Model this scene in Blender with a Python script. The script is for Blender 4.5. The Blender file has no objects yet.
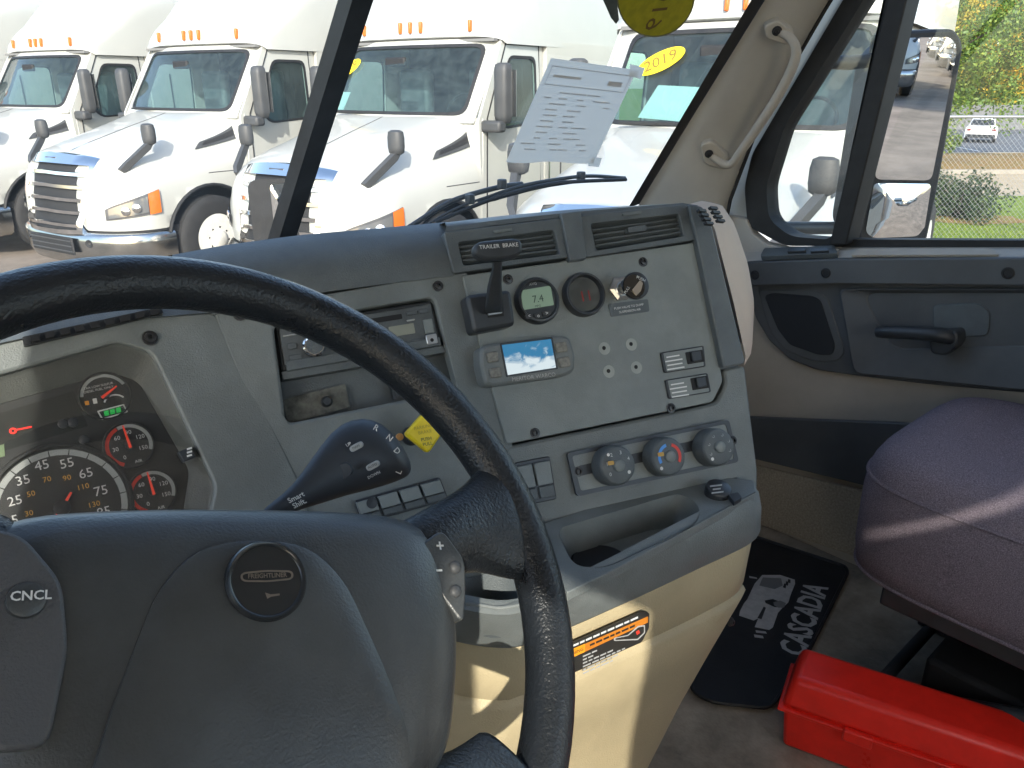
import bpy, bmesh, math, random
from mathutils import Vector, Matrix
random.seed(7)
V = Vector
R = math.radians
sc = bpy.context.scene
col = sc.collection

# ------------------------------------------------------------------ camera
FL = 1.03                       # height of the cab floor above the ground
FPX = 770.0                     # focal length in pixels of the 1024 x 768 frame
CAM = V((-0.6, 0.0, FL + 1.25))
YAW, PIT = R(42), R(21.2)
FW = V((math.sin(YAW) * math.cos(PIT), math.cos(YAW) * math.cos(PIT), -math.sin(PIT)))
RT = V((math.cos(YAW), -math.sin(YAW), 0))
UP = RT.cross(FW)
cd = bpy.data.cameras.new('camera')
cam = bpy.data.objects.new('camera', cd)
col.objects.link(cam)
cam.matrix_world = Matrix(((RT.x, UP.x, -FW.x, CAM.x), (RT.y, UP.y, -FW.y, CAM.y), (RT.z, UP.z, -FW.z, CAM.z), (0, 0, 0, 1)))
cd.sensor_width = 36
cd.lens = FPX / 1024 * 36
cd.clip_start = 0.02
cd.clip_end = 2000
sc.camera = cam

# ------------------------------------------------------------------ light
SUN_AZ, SUN_EL = 223.0, 29.0    # compass-like: degrees from +Y towards +X
w = bpy.data.worlds.new('World')
sc.world = w
w.use_nodes = True
nt = w.node_tree
sky = nt.nodes.new('ShaderNodeTexSky')
sky.sky_type = 'NISHITA'
sky.sun_disc = False
sky.sun_elevation = R(SUN_EL)
sky.sun_rotation = R(SUN_AZ)
sky.air_density = 1.0
sky.dust_density = 1.5
bg = nt.nodes['Background']
bg.inputs['Strength'].default_value = 0.15
nt.links.new(sky.outputs[0], bg.inputs['Color'])
sd = bpy.data.lights.new('sun', 'SUN')
sd.energy = 2.0
sd.angle = R(0.5)
sd.color = (1, 0.94, 0.85)
sun = bpy.data.objects.new('sun', sd)
col.objects.link(sun)
SUN = V((math.sin(R(SUN_AZ)) * math.cos(R(SUN_EL)), math.cos(R(SUN_AZ)) * math.cos(R(SUN_EL)), math.sin(R(SUN_EL))))
sun.rotation_euler = SUN.to_track_quat('Z', 'Y').to_euler()
sun.location = SUN * 60
sc.view_settings.view_transform = 'Standard'
sc.view_settings.look = 'None'
sc.view_settings.gamma = 1
sc.view_settings.exposure = 1.8
sc.render.engine = 'CYCLES'
sc.cycles.use_denoising = True
sc.cycles.max_bounces = 10
sc.cycles.diffuse_bounces = 5
sc.cycles.transparent_max_bounces = 16
sc.cycles.sample_clamp_indirect = 6

# ------------------------------------------------------------------ pixels to points
def ray(x, y):
    return FW + RT * ((x - 512) / FPX) - UP * ((y - 384) / FPX)
class Plane:
    def __init__(s, p0, n):
        s.p0, s.n = V(p0), V(n).normalized()
    def pt(s, x, y, off=0.0):
        d = ray(x, y)
        return CAM + d * ((s.p0 + s.n * off - CAM).dot(s.n) / d.dot(s.n))
def at_z(x, y, z): return Plane((0, 0, z), (0, 0, 1)).pt(x, y)
def at_x(x, y, X): return Plane((X, 0, 0), (1, 0, 0)).pt(x, y)
def at_d(x, y, d): return CAM + ray(x, y) * d
def to_px(p):
    v = p - CAM
    z = v.dot(FW)
    return 512 + FPX * v.dot(RT) / z, 384 - FPX * v.dot(UP) / z

# ------------------------------------------------------------------ materials
MATS = {}
def mat(name, c, rough=0.5, metal=0.0, bump=None, var=None, spec=0.5, coat=0.0, emit=None, rough_var=0.0, c2=None):
    """bump=(scale,strength,distance); var=(scale,amount): darker/lighter clouds, or clouds of c2"""
    if name in MATS: return MATS[name]
    m = bpy.data.materials.new(name)
    m.use_nodes = True
    t = m.node_tree
    b = t.nodes['Principled BSDF']
    L = t.links.new
    b.inputs['Base Color'].default_value = (*c, 1)
    b.inputs['Roughness'].default_value = rough
    b.inputs['Metallic'].default_value = metal
    b.inputs['Specular IOR Level'].default_value = spec
    b.inputs['Coat Weight'].default_value = coat
    tc = t.nodes.new('ShaderNodeTexCoord')
    if var:
        n = t.nodes.new('ShaderNodeTexNoise')
        n.inputs['Scale'].default_value = var[0]
        n.inputs['Detail'].default_value = 6
        n.inputs['Roughness'].default_value = 0.65
        L(tc.outputs['Object'], n.inputs['Vector'])
        mx = t.nodes.new('ShaderNodeMix')
        mx.data_type = 'RGBA'
        d = c2 if c2 else tuple(min(1, x * (1 + var[1])) for x in c)
        e = c if c2 else tuple(x * (1 - var[1]) for x in c)
        mx.inputs['A'].default_value = (*e, 1)
        mx.inputs['B'].default_value = (*d, 1)
        rp = t.nodes.new('ShaderNodeValToRGB')
        rp.color_ramp.elements[0].position = 0.35
        rp.color_ramp.elements[1].position = 0.68
        L(n.outputs['Fac'], rp.inputs['Fac'])
        L(rp.outputs['Color'], mx.inputs['Factor'])
        L(mx.outputs['Result'], b.inputs['Base Color'])
        if rough_var:
            mr = t.nodes.new('ShaderNodeMapRange')
            mr.inputs['To Min'].default_value = max(0.03, rough - rough_var)
            mr.inputs['To Max'].default_value = min(1, rough + rough_var)
            L(n.outputs['Fac'], mr.inputs['Value'])
            L(mr.outputs['Result'], b.inputs['Roughness'])
    if bump:
        n2 = t.nodes.new('ShaderNodeTexNoise')
        n2.inputs['Scale'].default_value = bump[0]
        n2.inputs['Detail'].default_value = 3
        L(tc.outputs['Object'], n2.inputs['Vector'])
        bp = t.nodes.new('ShaderNodeBump')
        bp.inputs['Strength'].default_value = bump[1]
        bp.inputs['Distance'].default_value = bump[2] if len(bump) > 2 else 0.001
        L(n2.outputs['Fac'], bp.inputs['Height'])
        L(bp.outputs['Normal'], b.inputs['Normal'])
    if emit:
        b.inputs['Emission Color'].default_value = (*emit[:3], 1)
        b.inputs['Emission Strength'].default_value = emit[3]
    MATS[name] = m
    return m
def glass(name, tint, refl=0.9, dust=0.03, rough=0.0, dust_col=(.75, .75, .7)):
    """thin pane: lets light straight through, mirrors by angle, carries a film of dust"""
    m = bpy.data.materials.new(name)
    m.use_nodes = True
    t = m.node_tree
    t.nodes.remove(t.nodes['Principled BSDF'])
    L = t.links.new
    tr = t.nodes.new('ShaderNodeBsdfTransparent'); tr.inputs[0].default_value = (*tint, 1)
    gl = t.nodes.new('ShaderNodeBsdfGlossy'); gl.inputs['Roughness'].default_value = rough
    gl.inputs['Color'].default_value = (refl, refl, refl, 1)
    df = t.nodes.new('ShaderNodeBsdfTranslucent'); df.inputs[0].default_value = (*dust_col, 1)
    dd = t.nodes.new('ShaderNodeBsdfDiffuse'); dd.inputs[0].default_value = (*dust_col, 1)
    md = t.nodes.new('ShaderNodeMixShader'); md.inputs[0].default_value = .5
    L(df.outputs[0], md.inputs[1]); L(dd.outputs[0], md.inputs[2])
    lw = t.nodes.new('ShaderNodeLayerWeight'); lw.inputs[0].default_value = .5      # Schlick, the same from both sides
    pw5 = t.nodes.new('ShaderNodeMath'); pw5.operation = 'POWER'; pw5.inputs[1].default_value = 5
    fr = t.nodes.new('ShaderNodeMath'); fr.operation = 'MULTIPLY_ADD'; fr.inputs[1].default_value = .9; fr.inputs[2].default_value = .055
    L(lw.outputs['Facing'], pw5.inputs[0]); L(pw5.outputs[0], fr.inputs[0])
    m1 = t.nodes.new('ShaderNodeMixShader'); m2 = t.nodes.new('ShaderNodeMixShader')
    n = t.nodes.new('ShaderNodeTexNoise'); n.inputs['Scale'].default_value = 9; n.inputs['Detail'].default_value = 8
    n.inputs['Roughness'].default_value = .7
    tc = t.nodes.new('ShaderNodeTexCoord'); L(tc.outputs['Object'], n.inputs['Vector'])
    mr = t.nodes.new('ShaderNodeMapRange'); mr.inputs[1].default_value = .35; mr.inputs[2].default_value = .8
    mr.inputs[3].default_value = dust * .5; mr.inputs[4].default_value = dust * 2
    L(n.outputs['Fac'], mr.inputs[0])
    L(fr.outputs[0], m1.inputs[0]); L(tr.outputs[0], m1.inputs[1]); L(gl.outputs[0], m1.inputs[2])
    L(mr.outputs[0], m2.inputs[0]); L(m1.outputs[0], m2.inputs[1]); L(md.outputs[0], m2.inputs[2])
    L(m2.outputs[0], t.nodes['Material Output'].inputs[0])
    MATS[name] = m
    return m

grain = (650, .5, .0012)
DASH = mat('dash_grey', (.172, .188, .185), .5, bump=grain, var=(11, .16), rough_var=.14)
DASHD = mat('dash_charcoal', (.105, .12, .127), .45, bump=grain, var=(12, .18), rough_var=.14)
PLATE = mat('panel_plate_grey', (.212, .232, .227), .45, bump=(800, .4, .001), var=(10, .15), rough_var=.14)
BLK = mat('black_plastic', (.034, .038, .043), .4, bump=(700, .12, .0004), var=(20, .25), rough_var=.1)
DARK = mat('dark_recess', (.012, .012, .013), .7)
RUB = mat('black_rubber', (.014, .014, .015), .6, var=(30, .3))
TAN = mat('tan_plastic', (.47, .385, .235), .5, bump=(500, .5, .0015), var=(4, .12), rough_var=.12)
TRIM = mat('taupe_trim', (.40, .38, .34), .6, bump=(700, .25, .0006), var=(5, .08))
TRIMD = mat('taupe_trim_dark', (.42, .38, .32), .62, bump=(700, .25, .0006), var=(5, .1))
NAVY = mat('door_pad_slate', (.085, .09, .094), .5, bump=(500, .35, .0008), var=(4, .22), rough_var=.12)
LEATH = mat('wheel_leather', (.016, .019, .023), .3, bump=(420, .6, .0014), var=(14, .25), rough_var=.12)
HUBM = mat('wheel_hub_vinyl', (.046, .05, .052), .38, bump=(600, .4, .0008), var=(16, .22), rough_var=.14, spec=.8)
PODM = mat('switch_pod_grey', (.085, .085, .09), .45, bump=grain)
CHR = mat('chrome', (.8, .8, .8), .08, 1.0)
SATIN = mat('brushed_steel', (.55, .56, .57), .28, 1.0, var=(14, .2), rough_var=.1)
SCREW = mat('screw_steel', (.06, .06, .062), .35, .6)
WHT = mat('white_print', (.72, .72, .7), .6)
GREYP = mat('grey_print', (.42, .42, .41), .6)
ORNG = mat('orange_print', (.85, .33, .02), .5)
REDP = mat('red_print', (.7, .05, .03), .5)
BLUEP = mat('blue_print', (.08, .3, .75), .5)
YEL = mat('yellow_knob_plastic', (.82, .62, .02), .35, var=(40, .1))
LCDG = mat('green_display', (.2, .26, .2), .25, emit=(.25, .4, .28, .07))
REDL = mat('red_lamp', (.5, .02, .01), .4, emit=(1, .03, .02, .5))
FACE = mat('gauge_face', (.028, .03, .031), .55, var=(20, .15))
GLS = glass('window_glass', (.95, .97, .95), dust=.034)
CLEAR = glass('cluster_lens', (.93, .93, .93), refl=.6, dust=.02)
TGL = glass('truck_glass', (.58, .74, .74), refl=1.0, dust=.07, dust_col=(.5, .66, .66))
SEATF = mat('seat_fabric', (.25, .205, .235), 1.0, bump=(700, 1.0, .003), var=(600, .5), spec=.08)
REDB = mat('red_box_plastic', (.88, .028, .016), .3, var=(12, .12), rough_var=.08, bump=(300, .08, .0006))
MATR = mat('mat_rubber', (.014, .014, .016), .55, bump=(250, .4, .001), var=(12, .3))
SILV = mat('mat_silver_print', (.42, .42, .42), .5, var=(60, .12))
CARPET = mat('floor_rubber', (.29, .245, .19), .8, bump=(180, .6, .002), var=(9, .4))
PAINT = mat('white_truck_paint', (.42, .425, .4), .3, coat=.6, var=(1.5, .03), bump=(3, .02, .004))
TYRE = mat('tyre_rubber', (.02, .02, .021), .75, bump=(80, .4, .004), var=(10, .3))
AMB = mat('amber_lens', (.55, .13, .015), .2)
PLASG = mat('grey_moulding', (.05, .052, .055), .55, bump=(200, .2, .001), var=(5, .15))

# ------------------------------------------------------------------ mesh helpers
ROOT = {}
def put(name, verts, faces, m, parent=None, smooth=False, bevel=0.0, sub=0, seg=2, sol=0.0):
    me = bpy.data.meshes.new(name)
    o0 = ROOT.get(parent.name, V((0, 0, 0))) if parent else V((0, 0, 0))
    me.from_pydata([tuple(V(v) - o0) for v in verts], [], faces)
    me.validate()
    bm = bmesh.new(); bm.from_mesh(me)
    bmesh.ops.recalc_face_normals(bm, faces=bm.faces)
    bm.to_mesh(me); bm.free()
    if smooth:
        for p in me.polygons: p.use_smooth = True
    me.materials.append(m)
    o = bpy.data.objects.new(name, me)
    col.objects.link(o)
    if parent:
        o.parent = parent
        ROOT[o.name] = o0
    else:
        ROOT[o.name] = V((0, 0, 0))
    if sol:
        s = o.modifiers.new('solid', 'SOLIDIFY'); s.thickness = sol; s.offset = -1
    if bevel:
        b = o.modifiers.new('bevel', 'BEVEL'); b.width = bevel; b.segments = seg; b.limit_method = 'ANGLE'; b.angle_limit = R(40)
        for p in me.polygons: p.use_smooth = True
        b.harden_normals = False
    if sub:
        s = o.modifiers.new('sub', 'SUBSURF'); s.levels = sub; s.render_levels = sub
    if bevel or smooth:
        try: me.set_sharp_from_angle(angle=R(50))
        except Exception: pass
    return o
def thing(name, label, cat, loc=(0, 0, 0), group=None):
    o = bpy.data.objects.new(name, None)
    col.objects.link(o)
    o.location = loc
    o.empty_display_size = .1
    ROOT[o.name] = V(loc)
    return tag(o, label, cat, group)
def tag(o, label=None, cat=None, group=None, kind=None):
    if label: o['label'] = label
    if cat: o['category'] = cat
    if group: o['group'] = group
    if kind: o['kind'] = kind
    return o
def rpoly(pts, r, n=4):
    """round the corners of a 2-D polygon"""
    out = []
    k = len(pts)
    for i in range(k):
        a, b, c = V(pts[i - 1]), V(pts[i]), V(pts[(i + 1) % k])
        if r <= 0: out.append(tuple(b)); continue
        u, v = (a - b), (c - b)
        ru = min(r, u.length * .45); rv = min(r, v.length * .45)
        p0 = b + u.normalized() * ru; p1 = b + v.normalized() * rv
        for j in range(n + 1):
            t = j / n
            out.append(tuple(p0 * (1 - t) ** 2 + b * 2 * t * (1 - t) + p1 * t * t))
    return out
def prism_pts(loop, back):
    n = len(loop)
    return list(loop) + list(back), [list(range(n)), list(range(2 * n - 1, n - 1, -1))] + [[i, n + i, n + (i + 1) % n, (i + 1) % n] for i in range(n)]
def slab(name, pl, px, top, depth, m, parent, r=0.0, bevel=0.0, n=4):
    q = rpoly(px, r, n)
    v, f = prism_pts([pl.pt(x, y, top) for x, y in q], [pl.pt(x, y, top) - pl.n * depth for x, y in q])
    return put(name, v, f, m, parent, bevel=bevel)
def frame(name, pl, outer, inner, top, depth, m, parent, ro=0.0, ri=0.0, n=4, bevel=0.0, inner_top=None):
    """flat ring between two pixel loops of equal corner count, with outer and inner walls"""
    a = rpoly(outer, max(ro, .01), n); b = rpoly(inner, max(ri, .01), n)
    it = top if inner_top is None else inner_top
    A = [pl.pt(x, y, top) for x, y in a]; B = [pl.pt(x, y, it) for x, y in b]
    return ringmesh(name, A, B, pl.n, depth, m, parent, bevel)
def ringmesh(name, A, B, nrm, depth, m, parent, bevel=0.0, smooth=False):
    k = len(A)
    A2 = [p - nrm * depth for p in A]; B2 = [p - nrm * depth for p in B]
    v = A + B + A2 + B2
    f = []
    for i in range(k):
        j = (i + 1) % k
        f += [[i, j, k + j, k + i], [i, 2 * k + i, 2 * k + j, j], [k + i, k + j, 3 * k + j, 3 * k + i], [2 * k + i, 3 * k + i, 3 * k + j, 2 * k + j]]
    return put(name, v, f, m, parent, bevel=bevel, smooth=smooth)
def grid(rows, closed=False):
    n = len(rows[0])
    v = [p for r_ in rows for p in r_]
    f = []
    for i in range(len(rows) - 1):
        for j in range(n if closed else n - 1):
            a, b = i * n + j, i * n + (j + 1) % n
            f.append([a, b, b + n, a + n])
    return v, f
def loft(name, rows, m, parent=None, closed=False, caps=False, smooth=True, sub=0, bevel=0.0, sol=0.0):
    v, f = grid(rows, closed)
    n = len(rows[0])
    if caps:
        f += [list(range(n)), list(range(len(v) - 1, len(v) - n - 1, -1))]
    return put(name, v, f, m, parent, smooth=smooth, sub=sub, bevel=bevel, sol=sol)
def resample(pts, n):
    d = [0]
    for a, b in zip(pts, pts[1:]): d.append(d[-1] + (b - a).length)
    out = []
    for i in range(n):
        t = d[-1] * i / (n - 1)
        k = 0
        while k < len(d) - 2 and d[k + 1] < t: k += 1
        s = (t - d[k]) / max(1e-9, d[k + 1] - d[k])
        out.append(pts[k].lerp(pts[k + 1], s))
    return out
def curve(pts, n):
    """Catmull-Rom through points"""
    P = [2 * pts[0] - pts[1]] + list(pts) + [2 * pts[-1] - pts[-2]]
    o = []
    for i in range(1, len(P) - 2):
        for k in range(n):
            t = k / n
            a, b, c, d = P[i - 1], P[i], P[i + 1], P[i + 2]
            o.append(.5 * ((2 * b) + (c - a) * t + (2 * a - 5 * b + 4 * c - d) * t * t + (3 * b - a - 3 * c + d) * t ** 3))
    o.append(pts[-1])
    return o
def basis(ax):
    ax = V(ax).normalized()
    u = ax.cross(V((0, 0, 1)))
    if u.length < .01: u = V((1, 0, 0))
    u.normalize()
    return u, ax.cross(u)
def lathe(name, c, ax, prof, m, parent=None, seg=28, smooth=True, bevel=0.0, a0=0, a1=360, ref=None, cap=True):
    ax = V(ax).normalized()
    u, w_ = basis(ax)
    if ref is not None:
        u = (ref - ax * ref.dot(ax)).normalized(); w_ = ax.cross(u)
    full = abs(a1 - a0) >= 360
    ns = seg if full else seg + 1
    rows = []
    for r_, h in prof:
        rows.append([c + ax * h + (u * math.cos(R(a0 + (a1 - a0) * i / seg)) + w_ * math.sin(R(a0 + (a1 - a0) * i / seg))) * r_ for i in range(ns)])
    v, f = grid(rows, full)
    if full and cap:
        n = ns
        if prof[0][0] > 1e-6: f.append(list(range(n)))
        if prof[-1][0] > 1e-6: f.append(list(range(len(v) - 1, len(v) - n - 1, -1)))
    return put(name, v, f, m, parent, smooth=smooth)
def tube_pts(path, rad, seg=8, closed=False):
    rows = []
    k = len(path)
    prev = None
    for i, p in enumerate(path):
        a = path[(i - 1) % k] if (closed or i > 0) else p
        b = path[(i + 1) % k] if (closed or i < k - 1) else p
        t = (b - a).normalized()
        if prev is None: u, _ = basis(t)
        else:
            u = (prev - t * prev.dot(t)).normalized()
        prev = u
        w_ = t.cross(u)
        r_ = rad[i] if isinstance(rad, (list, tuple)) else rad
        rows.append([p + (u * math.cos(2 * math.pi * j / seg) + w_ * math.sin(2 * math.pi * j / seg)) * r_ for j in range(seg)])
    if closed: rows.append(rows[0])
    return rows
def tube(name, path, rad, m, parent=None, seg=8, closed=False):
    rows = tube_pts(path, rad, seg, closed)
    return loft(name, rows, m, parent, closed=True, caps=not closed)
def box_vf(c, sx, sy, sz, ux=V((1, 0, 0)), uy=V((0, 1, 0)), uz=V((0, 0, 1))):
    c = V(c)
    v = [c + ux * (a * sx / 2) + uy * (b * sy / 2) + uz * (d * sz / 2) for d in (-1, 1) for b in (-1, 1) for a in (-1, 1)]
    return v, [[0, 2, 3, 1], [4, 5, 7, 6], [0, 1, 5, 4], [2, 6, 7, 3], [0, 4, 6, 2], [1, 3, 7, 5]]
def box(name, c, sx, sy, sz, m, parent=None, bevel=0.0, ux=V((1, 0, 0)), uy=V((0, 1, 0)), uz=V((0, 0, 1)), seg=2):
    v, f = box_vf(c, sx, sy, sz, ux, uy, uz)
    return put(name, v, f, m, parent, bevel=bevel, seg=seg)
def text(name, s, c, ux, uy, size, m, parent, ext=0.0003, bold=0.0):
    """lettering lying in the plane of ux, uy, centred on c"""
    cu = bpy.data.curves.new(name, 'FONT')
    cu.body = s; cu.align_x = 'CENTER'; cu.align_y = 'CENTER'; cu.size = 1.0; cu.extrude = 0; cu.offset = bold
    cu.resolution_u = 2
    t = bpy.data.objects.new('tmp', cu)
    col.objects.link(t)
    dg = bpy.context.evaluated_depsgraph_get()
    me = bpy.data.meshes.new_from_object(t.evaluated_get(dg))
    bpy.data.objects.remove(t)
    n = ux.cross(uy)
    o0 = ROOT.get(parent.name, V((0, 0, 0)))
    for v_ in me.vertices:
        p = v_.co
        v_.co = c + ux * (p.x * size) + uy * (p.y * size) + n * ext - o0
    me.materials.clear(); me.materials.append(m)
    o = bpy.data.objects.new(name, me)
    col.objects.link(o); o.parent = parent
    ROOT[o.name] = o0
    return o
def ptext(name, pl, x, y, s, hpx, m, parent, slope=-.15, off=0.0005, squash=1.0, bold=0.0):
    """text on a plane at a pixel, running along an image slope"""
    c = pl.pt(x, y, off)
    ux = (pl.pt(x + 6, y + 6 * slope, off) - c).normalized()
    uy = pl.n.cross(ux)
    size = hpx * (c - CAM).dot(FW) / FPX * 1.38
    return text(name, s, c, ux * squash, uy, size, m, parent, 0.0, bold)
def pdisc(name, pl, x, y, rad, prof, m, parent, seg=28):
    """lathe standing on a plane; prof in units of rad for r and metres for height"""
    return lathe(name, pl.pt(x, y, 0), pl.n, [(r_ * rad, h) for r_, h in prof], m, parent, seg)
def screw(pl, x, y, parent, off=0.0, rad=.005):
    c = pl.pt(x, y, off)
    o = lathe('screw', c, pl.n, [(rad * 1.5, -.001), (rad * 1.5, .0008), (rad * 1.1, .001), (rad, .0035), (rad * .5, .004), (rad * .45, .0015), (0, .0015)], SCREW, parent, 12)
    return o
def struct(name, *a, **k):
    return tag(put(name, *a, **k), kind='structure')

# ================================================================== OUR CAB: shell
Z = FL
PB = Plane(at_d(575, 330, .95), (-.296, -.839, .425))                # centre panel of the dash, turned to the driver
PW = Plane((0, 1.2, Z + 1.06), (-.009, -.285, -.1995))               # right windshield pane
HEAD = mat('headliner', (.72, .7, .66), .9, bump=(300, .4, .001))
SHELL = mat('cab_wall_vinyl', (.66, .63, .58), .8, bump=(400, .3, .001))
def flat(name, yz, x0, x1, m, parent=None):
    v, f = prism_pts([V((x0, y, Z + z)) for y, z in yz], [V((x1, y, Z + z)) for y, z in yz])
    return put(name, v, f, m, parent)
FZ = Z + .18                    # walking surface of the floor
v, f = box_vf((0, .1, Z + .08), 2.2, 2.4, .2)
struct('cab_floor', v, f, CARPET)
v, f = box_vf((0, -.17, Z + 1.97), 2.24, 1.9, .05)
struct('cab_roof', v, f, HEAD)
wr = thing('cab_rear_wall', 'taupe rear wall of the cab with unseen openings added to let light in', 'wall', (0, -1.12, Z))
for x0, x1, z0, z1 in ((-1.1, 1.1, 0, .9), (-1.1, -.25, .901, 1.70), (1.0, 1.1, .901, 1.67), (-1.1, 1.1, 1.75, 1.95), (-1.1, -1.03, 1.701, 1.749), (-.6, 1.1, 1.701, 1.749), (1.0, 1.1, 1.671, 1.70)):
    box('wall_panel', ((x0 + x1) / 2, -1.12, Z + (z0 + z1) / 2), x1 - x0, .05, z1 - z0, SHELL, wr)
put('pane', [(x, -1.12, Z + z) for x, z in ((-.25, .9), (1.0, .9), (1.0, 1.70), (-.25, 1.70))], [[0, 1, 2, 3]], GLS, wr)  # wide opening added behind the camera to fill the dash with skylight
put('pane', [(x, -1.12, Z + z) for x, z in ((-1.03, 1.70), (-.6, 1.70), (-.6, 1.75), (-1.03, 1.75))], [[0, 1, 2, 3]], GLS, wr)  # slim opening added to lay a strip of sun on the seat
v, f = box_vf((0, 1.3, Z + .47), 2.2, .04, .96)
struct('cab_firewall', v, f, DARK)
# driver's side wall: door lower half, pillars, header, two openings shaped to place the sunlight
dw = thing('driver_door_wall', 'taupe driver side wall of the cab with two unseen openings shaped for the sun', 'door', (-1.1, 0, Z))
flat('door_panel', [(-1.09, 0), (1.3, 0), (1.3, .95), (-1.09, .95)], -1.12, -1.06, SHELL, dw)
flat('header', [(-1.09, 1.95), (.75, 1.95), (1.25, .952), (1.18, .952), (.8, 1.40), (.3, 1.58), (-.78, 1.597), (-1.09, 1.597)], -1.121, -1.061, SHELL, dw)
flat('pillar', [(-.42, .952), (.12, .952), (.12, 1.584), (-.42, 1.589)], -1.119, -1.062, SHELL, dw)  # unseen, made this wide to keep the sun off the wheel hub
flat('pillar', [(-1.09, .952), (-.78, .952), (-.78, 1.596), (-1.09, 1.596)], -1.119, -1.062, SHELL, dw)  # unseen, front edge set where the sun patch on the console ends
put('pane', [(-1.1, y, Z + z) for y, z in ((.12, .953), (1.17, .953), (.8, 1.398), (.3, 1.575), (.12, 1.582))], [[0, 1, 2, 3, 4]], GLS, dw)
put('pane', [(-1.1, y, Z + z) for y, z in ((-.78, .953), (-.42, .953), (-.42, 1.588), (-.78, 1.594))], [[0, 1, 2, 3]], GLS, dw)  # rear opening added so the sun reaches the console

tag(flat('cab_wall_right', [(.95, 0), (1.32, 0), (1.32, .93), (.95, .86)], 1.075, 1.115, SHELL), kind='structure')
# ---- windshield
UPW = V((0, -.21, .30)).normalized()
ws = thing('windshield', 'two-piece windshield with black centre bar in front of the dashboard', 'windshield', (0, 1.2, Z + 1.0))
def wsp(x, s, side=1):
    p = V((0, 1.2, Z + 1.06)) + V((.95, -.03, 0)) * (x / .95) + UPW * s
    return V((p.x * side, p.y, p.z))
for side in (1, -1):
    rows = [[wsp(.0 + 1.02 * i / 8, s, side) for i in range(9)] for s in (-.2, .2, .6, .93)]
    loft('pane', rows, GLS, ws)
a = PW.pt(283, 238, .012); b = PW.pt(357, 0, .012)
d = (b - a).normalized(); sx = V((1, 0, 0))
a2, b2 = a - d * .15, b + d * .6
nn = d.cross(sx).normalized()
loft('centre_bar', [[p + sx * (sgn * wd) + nn * k for sgn, k in ((-1, .012), (-.8, -.012), (.8, -.012), (1, .012))] for p, wd in ((a2, .0195), (b2, .0195))], BLK, ws, closed=True, caps=True, smooth=False)
q = [(628, 208), (642, 203), (770, -8), (812, -80), (800, -80), (756, -8)]
v, f = prism_pts([PW.pt(x, y, .004) for x, y in q], [PW.pt(x, y, .002) for x, y in q])
put('seal', v, f, RUB, ws)
v, f = box_vf(wsp(.5, .93) + V((-.5, -.02, .06)), 2.2, .1, .2)
struct('windshield_header', v, f, HEAD)

# ---- pillar trim and grab handle on the passenger side
pil = thing('windshield_pillar', 'taupe trim of the passenger windshield pillar with grab handle', 'pillar', (1.0, 1.1, Z + .9))
lft = [PW.pt(x, y, .006) for x, y in ((618, 236), (640, 203), (690, 121), (765, 0), (805, -65))]
rgt = [at_x(x, y, 1.03) for x, y in ((722, 236), (729, 200), (757, 125), (829, 0), (872, -62))]
L1, L2 = resample(lft, 24), resample(rgt, 24)
inw = V((-.75, -.6, .1)).normalized()
rows = []
for k in range(9):
    t = k / 8
    bul = .028 * (4 * t * (1 - t)) ** .6
    rows.append([p.lerp(q, t) + inw * bul for p, q in zip(L1, L2)])
rows.append([p + V((.03, .01, 0)) for p in L2])
loft('trim_shell', rows, TRIM, pil)
tube('seal', [p + V((.002, -.002, 0)) for p in L2], .0045, RUB, pil, 8)
PP = Plane(PW.pt(640, 203), (PW.pt(765, 0) - PW.pt(640, 203)).cross(at_x(732, 172, 1.03) - PW.pt(640, 203)))
if PP.n.dot(FW) > 0: PP.n = -PP.n
hpx = [(777, 31, .034), (789, 37, .044), (796, 49, .055), (793, 66, .058), (778, 96, .058), (758, 127, .058), (742, 150, .058), (731, 164, .054), (720, 162, .045), (709, 153, .034)]
hp = curve([PP.pt(x, y, o) for x, y, o in hpx], 5)
nh = len(hp)
hd = tube('grab_handle', hp, [.0075 + .003 * math.sin(math.pi * i / (nh - 1)) for i in range(nh)], TRIMD, pil, 12)
for cx, cy, q in ((777, 31, [(764, 26), (778, 20), (795, 33), (790, 46), (766, 39)]), (709, 154, [(700, 145), (712, 141), (730, 158), (726, 171), (704, 164)])):
    pd = slab('mount_plate', PP, q, .04, .03, TRIMD, hd, r=5, bevel=.003)
    screw(PP, cx, cy, hd, .041, .0065)

# ================================================================== passenger door
door = thing('passenger_door', 'passenger door with slate grey pad, vent window and taupe lower trim', 'door', (1.08, .4, Z))
def DX(x): return Plane((x, 0, 0), (-1, 0, 0))
D0, D1, D2 = DX(1.03), DX(1.055), DX(1.09)
# painted door edge seen between the pillar and the vent window
slab('door_edge', DX(1.075), [(722, 222), (726, 190), (752, 118), (840, -40), (895, -100), (930, -90), (840, 20), (790, 110), (758, 175), (755, 222)], 0, .03, PAINT, door)
vo = [(905, -105), (752, 154), (744.5, 187), (747.5, 226), (785, 246), (846, 246)]
vi = [(898, -55), (784, 127), (766, 187), (768.5, 219), (790, 236.5), (832, 240)]
frame('vent_frame', DX(1.07), vo, vi, .012, .05, RUB, door, 8, 10, 5)
slab('vent_pane', DX(1.092), [(905, -70), (775, 130), (755, 187), (760, 225), (790, 243), (840, 246)], 0, .004, GLS, door)
slab('divider_bar', DX(1.062), [(829, 245), (846, 245), (929, -90), (908, -90)], .02, .06, RUB, door, bevel=.003)
fb = at_x(838, 243, 1.085)
rb = at_x(1024, 244, 1.085)
sl = (rb.z - fb.z) / (rb.y - fb.y)
zb = lambda y: fb.z + sl * (y - fb.y)
yr = -.35
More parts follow.
